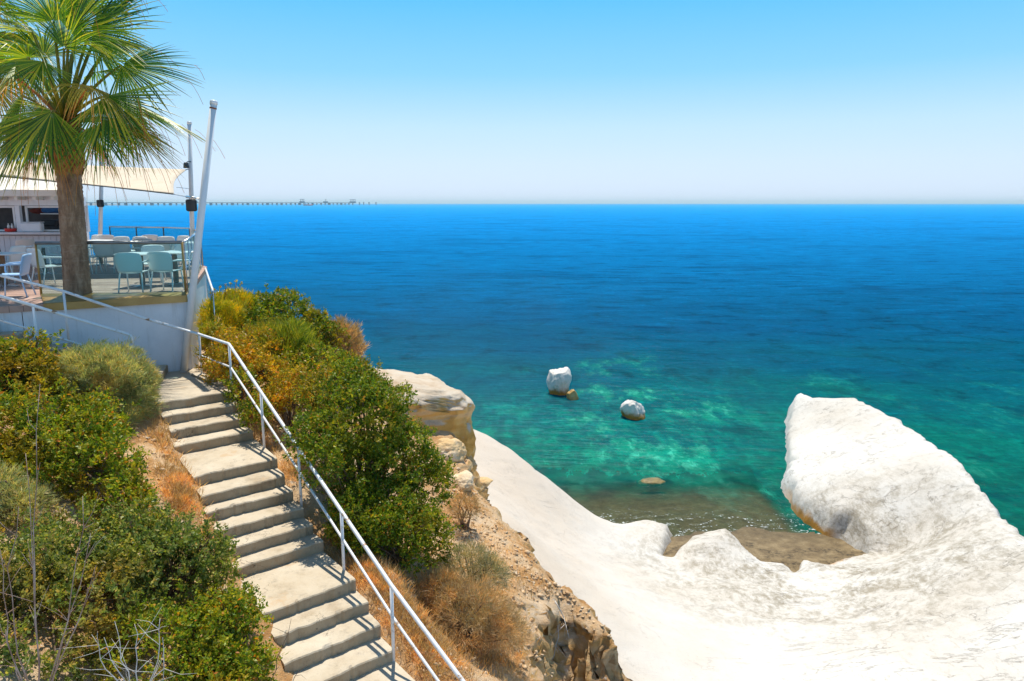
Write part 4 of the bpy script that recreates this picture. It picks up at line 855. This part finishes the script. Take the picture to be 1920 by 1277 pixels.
specs = [fs(170, 58, 300, 22, -.3, -.2), fs(80, 115, 42, 185, -1.0, -.5, .12), fs(200, 180, 265, 288, -.8, -.3, .05), fs(228, 122, 362, 152, -.2, 0, .08), fs(98, 208, 22, 312, -1.0, -.3), fs(182, 232, 225, 325, -.8, -.3), fs(235, 190, 372, 245, .3, .1, .1),
         fs(213, 75, 305, 105, .4, .2), fs(240, 235, 330, 325, 0, .1, .22), fs(100, 40, 60, -70, -.5, -.3), fs(150, 20, 175, -110, 0, 0), fs(40, 180, -40, 300, .2, 0, .2), fs(50, 232, -22, 338, -.3, -.2, .15), fs(60, 60, -40, 40, .3, .2), fs(200, 30, 290, -45, .3, .2),
         fs(72, 225, 30, 335, -.9, -.2, .1), fs(205, 222, 258, 300, .1, .2, .75), fs(62, 238, 40, 335, -.2, .2, .75), fs(160, 245, 215, 320, .2, .3, .9), fs(90, 240, 95, 335, -.5, 0, .85), fs(230, 205, 290, 280, -.1, .1, .6), fs(30, 120, -70, 160, -.2, -.2), fs(190, 110, 262, 60, .6, .5), fs(120, 90, 130, -20, -.7, -.3), fs(130, 60, 210, -60, -.4, 0)]
palm('large fan palm with a thick fibrous trunk growing through the terrace boards', tb_, hrt, .245, .212, specs, 3, 6)
p2 = P(-75, 90, d=18.2); b2p = np.array([p2[0], p2[1], ZD])
palm('second fan palm at the left edge behind the large one, only its leaves in view', b2p, p2, .3, .26, [], 5, 42)

# ------------------------------------------------------------------ shrubs
def leaf_quads(c, d, L, wd, r_, fold=.25):
    d = nrm(d); n = len(c); rv = r_.normal(0, 1, (n, 3)); s = nrm(np.cross(d, rv)); nn = np.cross(s, d); L = L[:, None]; wd = wd[:, None]
    v = np.stack([c, c + d * L * .5 + s * wd + nn * wd * fold, c + d * L, c + d * L * .5 - s * wd + nn * wd * fold], 1).reshape(-1, 3)
    return v, np.arange(4 * n).reshape(-1, 4)
def shrub(name, label, blobs, mat, dens, L=.05, asp=.26, kind='leaf', seed=1, cat='shrub', group=None, inner=.45, upb=.5, base=None):
    """blobs: (px, py, d, rx_px, rz_px) clumps of the crown"""
    if kind == 'leaf': L, dens = L * 1.28, dens * .82
    r_ = np.random.default_rng(seed); cs = [P(b[0], b[1], d=b[2]) for b in blobs]; rs = [(b[3] * b[2] / F, b[3] * b[2] / F * .95, b[4] * b[2] / F) for b in blobs]
    if base is None: base = cs[0].copy(); base[2] = float(hill(base[0], base[1])) - .03
    e = empty(name, base, label, cat, group); VV = []; QQ = []; k0 = 0
    for ci, (c, r) in enumerate(zip(cs, rs)):
        area = 4 * math.pi * ((r[0] * r[1]) ** 1.6 / 3 + 2 * (r[0] * r[2]) ** 1.6 / 3) ** (1 / 1.6)
        nt_ = int(area * dens); d = nrm(r_.normal(0, 1, (nt_, 3))); keep = d[:, 2] > -.75; d = d[keep]; nt_ = len(d)
        lump = 1 + .42 * fbm(d * 2.4 + seed * 3.1 + ci, 3, seed) + .30 * fbm(d * 6 + seed, 2, seed + 2)
        rf_ = np.where(r_.random(nt_) < .62, 1 - np.abs(r_.normal(0, .07, nt_)), inner + (1 - inner) * r_.random(nt_)); rf_ = np.where(r_.random(nt_) < .07, rf_ * r_.uniform(1.05, 1.28, nt_), rf_); p = c + d * np.array(r) * (lump * rf_)[:, None]
        g_ = hill(p[:, 0], p[:, 1]); kk = (p[:, 2] > g_) & ((fbm(p * 3.4, 3, 90) < .16) | (kind != 'leaf')); p, d = p[kk], d[kk]; nt_ = len(p)
        out = nrm(d * np.array([1, 1, 1]) + np.array([0, 0, upb]) + r_.normal(0, .35, (nt_, 3)))
        if kind == 'leaf':
            m_ = 11; t_ = np.tile(np.linspace(0, 1, m_), nt_); cc = np.repeat(p, m_, 0); dd = np.repeat(out, m_, 0); tl = np.repeat(r_.uniform(.08, .17, nt_), m_)
            cc = cc + dd * (t_ * tl)[:, None] + r_.normal(0, .008, cc.shape); ld = dd * .55 + nrm(r_.normal(0, 1, cc.shape)) * .85; ll = L * r_.uniform(.6, 1.25, len(cc)) * (1.15 - .45 * t_)
            v, q = leaf_quads(cc, ld, ll, ll * asp, r_)
        else:
            m_ = 7; cc = np.repeat(p, m_, 0) + r_.normal(0, .02, (nt_ * m_, 3)); dd = nrm(np.repeat(out, m_, 0) + r_.normal(0, .42, (nt_ * m_, 3))); ll = L * r_.uniform(.5, 1.4, len(cc)); v, q = leaf_quads(cc, dd, ll, np.full(len(cc), asp) * r_.uniform(.6, 1.3, len(cc)), r_, 0)
        VV.append(v - base); QQ.append(q + k0); k0 += len(v)
    fast_mesh('foliage', np.concatenate(VV), np.concatenate(QQ), M[mat], e)
    sb = MB()
    for c, r in zip(cs, rs):
        for j in range(7):
            d = nrm(r_.normal(0, 1, 3) + [0, 0, .8]); tip = c + d * np.array(r) * .8 - base; md = tip * .5 + r_.normal(0, .08, 3) + [0, 0, .05]; sb.tube([r_.normal(0, .06, 3) * [1, 1, 0], md, tip], [.022, .014, .005], 5)
    sb.build('stems', M['bark'], e); return e
LG = 'leafy shrubs left of the stairs'; RG = 'shrubs on the slope right of the stairs'
shrub('mastic_bush', 'bright leafy bush at the left edge below the ramp railing', [(20, 735, 11.4, 75, 85), (75, 715, 11.8, 55, 70), (70, 655, 11.7, 16, 28), (-60, 740, 11.2, 90, 90), (10, 690, 11.6, 60, 45)], 'leaf_green', 260, .055, seed=11, group=LG)
shrub('feathery_shrub', 'fluffy grey green feathery shrub by the top landing', [(205, 715, 12.2, 68, 62), (165, 700, 12.1, 50, 52), (245, 745, 12.2, 45, 55), (210, 790, 11.9, 55, 40), (140, 730, 11.9, 40, 50), (265, 715, 12.4, 28, 30)], 'spray', 800, .11, .0045, 'spray', 12, group=LG)
shrub('mastic_bush', 'broad leafy bush in the middle of the left bank', [(120, 870, 10.0, 110, 110), (60, 810, 10.4, 100, 90), (200, 900, 9.8, 70, 90), (170, 800, 10.6, 60, 60), (-40, 860, 9.8, 90, 110), (225, 960, 9.4, 60, 60), (40, 900, 9.6, 80, 60)], 'leaf_green', 240, .052, seed=13, group=LG)
shrub('feathery_shrub', 'small pale feathery shrub wedged between bushes at the left edge', [(35, 955, 8.9, 60, 50), (-20, 930, 8.9, 60, 60)], 'spray', 600, .10, .004, 'spray', 14, group=LG)
shrub('mastic_bush', 'greyish leafy bush pushing over the lower steps on the left', [(300, 1060, 8.5, 100, 95), (370, 1080, 8.6, 70, 80), (250, 1010, 8.9, 70, 60), (330, 1000, 8.9, 55, 45), (390, 1030, 8.8, 38, 40)], 'leaf_pale', 300, .046, seed=15, group=LG)
shrub('mastic_bush', 'dark leafy bush behind the bare branches in the bottom left corner', [(90, 1110, 7.9, 130, 120), (200, 1160, 7.7, 100, 100), (-20, 1180, 7.4, 110, 120), (110, 1230, 7.2, 120, 90), (140, 1020, 8.5, 80, 60), (10, 1060, 8.3, 90, 80), (-60, 1100, 8.0, 80, 90), (20, 1270, 6.9, 110, 60), (40, 1200, 7.2, 110, 90), (60, 1150, 7.6, 100, 90), (-30, 1240, 7.0, 100, 90)], 'leaf_pale', 300, .046, seed=16, group=LG)
shrub('mastic_bush', 'bright leafy bush at the bottom edge crowding the lowest steps', [(400, 1190, 7.8, 85, 85), (300, 1220, 7.3, 100, 80), (450, 1250, 7.6, 60, 60), (350, 1290, 7.1, 110, 60), (440, 1150, 8.1, 42, 42)], 'leaf_green', 320, .044, seed=17, group=LG)
# right of the stairs
shrub('mastic_bush', 'large dark green bush leaning on the stair railing', [(680, 805, 11.9, 95, 98), (640, 745, 12.3, 70, 60), (600, 830, 11.1, 52, 60), (752, 872, 11.9, 74, 74), (700, 890, 11.5, 85, 60), (800, 910, 12.0, 45, 50), (670, 715, 12.8, 36, 38), (716, 768, 12.3, 44, 52), (604, 868, 10.55, 32, 40)], 'leaf_dark', 300, .048, seed=21, group=RG)
shrub('mastic_bush', 'round green bush below the large dark one, beside the railing', [(750, 1000, 10.8, 80, 72), (690, 990, 10.6, 60, 60), (800, 1010, 11.0, 46, 52), (730, 945, 11.1, 55, 45), (650, 975, 10.5, 32, 42)], 'leaf_dark', 330, .046, seed=22, group=RG)
shrub('red_tipped_shrub', 'green shrub with reddish tips on the skyline against the sea', [(530, 600, 18.0, 60, 48), (490, 590, 18.4, 45, 35), (575, 625, 17.8, 46, 42), (470, 620, 17.2, 55, 40), (610, 640, 18.2, 40, 36)], 'leaf_dark', 170, .065, seed=23, group=RG)
shrub('dry_shrub', 'tan and olive dry shrub at the seaward end of the skyline', [(640, 650, 18.6, 36, 44), (615, 665, 18.2, 32, 38)], 'spray_dry', 420, .16, .007, 'spray', 24, group=RG, upb=1)
shrub('broom_shrub', 'spiky olive broom in the middle of the upper slope', [(545, 660, 15.4, 46, 42), (510, 650, 15.8, 36, 36)], 'spray_green', 420, .22, .007, 'spray', 25, group=RG, upb=1.4)
shrub('low_shrub', 'low orange and green shrub behind the top railing posts', [(440, 685, 14.2, 48, 52), (480, 660, 15.0, 52, 40), (410, 650, 15.2, 34, 36), (500, 710, 14.0, 44, 40)], 'leaf_orange', 270, .048, seed=26, group=RG)
shrub('low_shrub', 'golden shrub thinning out beside the middle steps', [(540, 740, 13.2, 40, 36), (500, 760, 12.9, 30, 30), (590, 730, 13.4, 40, 40)], 'leaf_orange', 240, .046, seed=27, group=RG)
shrub('yellow_grass_tuft', 'bright yellow green grass tuft beside the terrace side wall', [(415, 605, 16.6, 36, 42), (440, 575, 18.0, 36, 26), (402, 640, 15.6, 22, 30)], 'leaf_yellow', 480, .14, .006, 'spray', 28, group=RG, upb=1.4)
shrub('mastic_bush', 'green bush joining the skyline shrubs and the large dark bush', [(590, 700, 15.0, 56, 46), (540, 705, 14.6, 40, 36), (640, 700, 15.5, 40, 30)], 'leaf_green', 220, .055, seed=29, group=RG)
shrub('low_shrub', 'small green bush at the landing corner behind the first posts', [(455, 730, 13.3, 30, 34), (480, 780, 12.5, 22, 30)], 'leaf_green', 320, .045, seed=30, group=RG)
shrub('dry_shrub', 'grey green wispy shrub on the soil under the round bush', [(880, 1060, 11.2, 52, 38), (915, 1080, 11.0, 40, 30)], 'spray_grey', 480, .10, .0035, 'spray', 31, group=RG)
shrub('dry_shrub', 'large tangled dry shrub on the slope near the lower railing', [(880, 1150, 10.1, 72, 58), (940, 1180, 10.0, 44, 40), (830, 1110, 10.4, 44, 40)], 'spray_dry', 560, .12, .0032, 'spray', 32, group=RG)
shrub('dry_shrub', 'tiny dry shrub on the stony slope by the cliff rock', [(870, 950, 13.8, 26, 22)], 'spray_dry', 500, .10, .004, 'spray', 33, group=RG)
# yellow flowering herbs on the skyline
for i, (px, py, d) in enumerate([(402, 545, 16.6), (425, 545, 16.9), (440, 540, 17.1)]):
    g_ = P(px - 6, py + 40, d=d); fe = empty('flowering_herb', g_, ['yellow flowering herb touching the terrace side wall', 'yellow flowering herb between two others beside the terrace', 'yellow flowering herb farthest from the terrace wall'][i], 'flower', 'yellow flowers beside the terrace')
    st_ = MB()
    for j in range(6):
        fl_ = MB(); tip = P(px + rng.uniform(-14, 14), py + rng.uniform(-14, 12), d=d) - g_; st_.tube([(0, 0, -.2), tip * .6 + rng.normal(0, .03, 3), tip], .006, 4)
        for q_ in range(9):
            a = rng.normal(0, 1, 3); c = tip + rng.normal(0, .016, 3); s_ = nrm(np.cross(a, rng.normal(0, 1, 3))) * .022; u_ = nrm(np.cross(a, s_)) * .022; fl_.add([c - s_, c - u_, c + s_, c + u_], [(0, 1, 2, 3)])
        fl_.build('flower_head', M['petal'], fe)
    st_.build('stems', M['leaf_green'], fe)
# dry grass
pv = []; pdirs = []; pl = []
def tufts(region, n, spread=.10, h=.16):
    for k in range(n):
        px, py = region(); g_ = ground(px, py, 7, 22)
        if sdf(spoly, np.array([g_[0]]), np.array([g_[1]]))[0] > -.03: continue
        m_ = 26; c = g_ + np.c_[rng.normal(0, spread, m_), rng.normal(0, spread, m_), np.zeros(m_)]; c[:, 2] = hill(c[:, 0], c[:, 1]) - .01
        pv.append(c); pdirs.append(nrm(np.c_[rng.normal(0, .55, m_), rng.normal(0, .55, m_), np.full(m_, .8)])); pl.append(h * rng.uniform(.4, 1.3, m_))
U_ = rng.uniform
def along(a, b, w_):
    def f(): k = U_(); return a[0] + (b[0] - a[0]) * k + rng.normal(0, w_), a[1] + (b[1] - a[1]) * k + rng.normal(0, w_)
    return f
tufts(along((300, 800), (350, 960), 14), 110); tufts(along((330, 930), (480, 1120), 12), 70); tufts(along((450, 760), (560, 900), 10), 60); tufts(along((690, 1060), (850, 1270), 22), 240, .12); tufts(along((800, 1080), (960, 1250), 40), 260, .14)
tufts(along((850, 950), (1000, 1120), 20), 40); tufts(along((375, 700), (440, 760), 8), 40); tufts(along((450, 640), (600, 760), 40), 140, .14, .26); tufts(along((620, 1010), (700, 1080), 12), 60); tufts(along((270, 690), (345, 695), 6), 20)
pv = np.concatenate(pv); pdirs = np.concatenate(pdirs); pl = np.concatenate(pl)
v, q = leaf_quads(pv, pdirs, pl, np.full(len(pv), .004), rng, 0)
tag(fast_mesh('dry_grass', v, q, M['straw']), 'dry orange grass between the steps and the shrubs', 'grass', kind='stuff')
# bare branches
def bare(name, label, base, tips, mat, r0, cat='bare shrub'):
    e = empty(name, base, label, cat); base = np.array(base); 
    for tip, jx in tips:
        tip = np.array(tip) - base; n_ = 7; pts = [np.array([0, 0, 0.0])]
        for k in range(1, n_ + 1):
            f = k / n_; pts.append(tip * f + np.array([jx, 0, 0]) * math.sin(f * math.pi) + rng.normal(0, .014, 3) * (f < 1))
        m_ = MB(); m_.tube(pts, np.linspace(r0, r0 * .32, n_ + 1), 6)
        for j in range(5):
            k = int(rng.integers(2, n_)); a = pts[k]; d = nrm(tip * .5 + rng.normal(0, .55, 3) * [1, .7, .6]) * U_(.14, .36); m_.tube([a, a + d * .5 + rng.normal(0, .012, 3), a + d], [r0 * .42, r0 * .3, r0 * .14], 5)
        m_.build('branch', M[mat], e, True)
bd = 5.6
bare('bare_shrub', 'tall leafless shrub with pinkish grey branches in the bottom left corner', P(70, 1330, d=bd), [(P(48, 850, d=bd + .1), .03), (P(75, 720, d=bd + .25), -.02), (P(170, 1000, d=bd - .1), .05), (P(155, 930, d=bd), .10), (P(0, 1030, d=bd - .1), -.10), (P(35, 950, d=bd), -.14), (P(180, 1060, d=bd + .1), .04), (P(10, 1180, d=bd), -.04)], 'dead_wood', .0065)
bare('bare_twigs', 'bleached white twig fork at the bottom edge over the bushes', P(262, 1330, d=5.7), [(P(252, 1170, d=5.7), 0), (P(305, 1195, d=5.6), .05), (P(195, 1195, d=5.7), -.03), (P(300, 1160, d=5.7), .05), (P(215, 1165, d=5.8), -.03), (P(172, 1190, d=5.6), -.05)], 'bleached', .006)
bare('dry_stalk', 'thin dark dry stalk standing before the lowest steps', P(500, 1330, d=6.6), [(P(546, 1160, d=6.6), -.02), (P(575, 1248, d=6.6), .0)], 'bark', .006, 'stalk')
bare('dead_root', 'pale bare root dangling down the eroded cliff hollow', ground(1040, 1140, 7, 16) + [0, -.05, .1], [(ground(1040, 1140, 7, 16) + [-.1, -.45, -.9], .1), (ground(1040, 1140, 7, 16) + [.25, -.3, -.5], .05)], 'bleached', .012, 'root')

# ------------------------------------------------------------------ far pier and coast
def far(px, py, d): return P(px, py, d=d)
pe = empty('jetty', (P(400, 382, d=4600)[0], 4600, 0), 'very long concrete jetty on the horizon reaching out from the left', 'jetty'); po = np.array(pe.location)
aL, aR = P(150, 383, d=4000), P(665, 379.5, d=5600); aL[2] = aR[2] = 15.5
MB().bar(aL, aR, 14, 4.2).build('deck_beam', M['pier'], pe, False, po)
for k in range(52):
    p = lerp(aL, aR, (k + .5) / 52); w__ = (6, 9, 7, 18, 5, 8, 14)[k % 7]
    MB().bar(p + [-w__ / 2, 0, -8.6], p + [w__ / 2, 0, -8.6], 10, 13.0).build('pillar', M['pier'], pe, False, po)
for px, w__, h, nmast in [(325, 26, 16, 1), (537, 34, 20, 3), (592, 30, 18, 1), (660, 44, 20, 4)]:
    f = (px - 150) / 515; p = lerp(aL, aR, f); MB().box(p + [0, 0, 4] - po, (w__, 20, 12)).build('platform', M['pier'], pe); tw_ = MB()
    for j in range(nmast): x_ = (j - (nmast - 1) / 2) * 11; tw_.bar(p + [x_, 0, 6] - po, p + [x_ + 2, 0, 6 + h] - po, 3, 3); tw_.bar(p + [x_ - 7, 0, 6 + h * .8] - po, p + [x_ + 6, 0, 6 + h] - po, 2, 2)
    tw_.build('crane', M['pier'], pe)
for i, px in enumerate((674, 682, 692, 705)):
    p = P(px, 381, d=5700); o = MB().box((0, 0, 7), (7, 7, 22)).box((0, 0, 19), (10, 10, 3)).build('mooring_dolphin', M['pier']); o.location = (p[0], p[1], 0); tag(o, ['mooring pile closest to the end of the jetty', 'second mooring pile past the jetty end', 'third mooring pile past the jetty end', 'outermost mooring pile, alone on the horizon'][i], 'mooring pile', 'mooring piles off the jetty')
p = P(577, 385, d=4300); be = empty('cargo_boat', (p[0], p[1], 0), 'small red hulled boat lying off the far jetty', 'boat')
MB().add([(-26, 0, 4), (-20, -5, 4), (22, -5, 4), (30, 0, 6), (22, 5, 4), (-20, 5, 4), (-24, 0, -1), (-19, -4, -1), (20, -4, -1), (26, 0, -1), (20, 4, -1), (-19, 4, -1)], [(0, 1, 2, 3, 4, 5)] + [(i, (i + 1) % 6, 6 + (i + 1) % 6, 6 + i) for i in range(6)]).build('hull', M['red'], be)
MB().box((-12, 0, 7.5), (14, 7, 7), 0, 1).box((-12, 0, 12), (9, 5, 3), 0, .5).build('cabin', M['white_paint'], be)
xs2 = np.linspace(-6500, -2250, 60); ys2 = np.linspace(4000, 5200, 12)
tag(grid_mesh('coast', xs2, ys2, lambda x, y: -3 + 34 * np.clip(1 - ((y - 4600) / 620) ** 2, 0, 1) * sstep(-2300, -2900, x) * (.75 + .5 * fbm(np.stack([x / 300, y / 300, 0 * x], -1), 3, 9)), M['pier']), kind='structure')

# sea air: one closed box of thin haze round everything
m = bpy.data.materials.new('haze_air'); m.use_nodes = True; t = m.node_tree; t.nodes.remove(t.nodes['Principled BSDF'])
pv_ = t.nodes.new('ShaderNodeVolumePrincipled'); pv_.inputs['Color'].default_value = (.72, .96, 1, 1); pv_.inputs['Density'].default_value = 7e-5; pv_.inputs['Anisotropy'].default_value = .2
t.links.new(pv_.outputs[0], t.nodes['Material Output'].inputs['Volume'])
hz_ = MB().box((0, 10000, 32), (50000, 24000, 76)).build('haze', m); tag(hz_, kind='stuff')
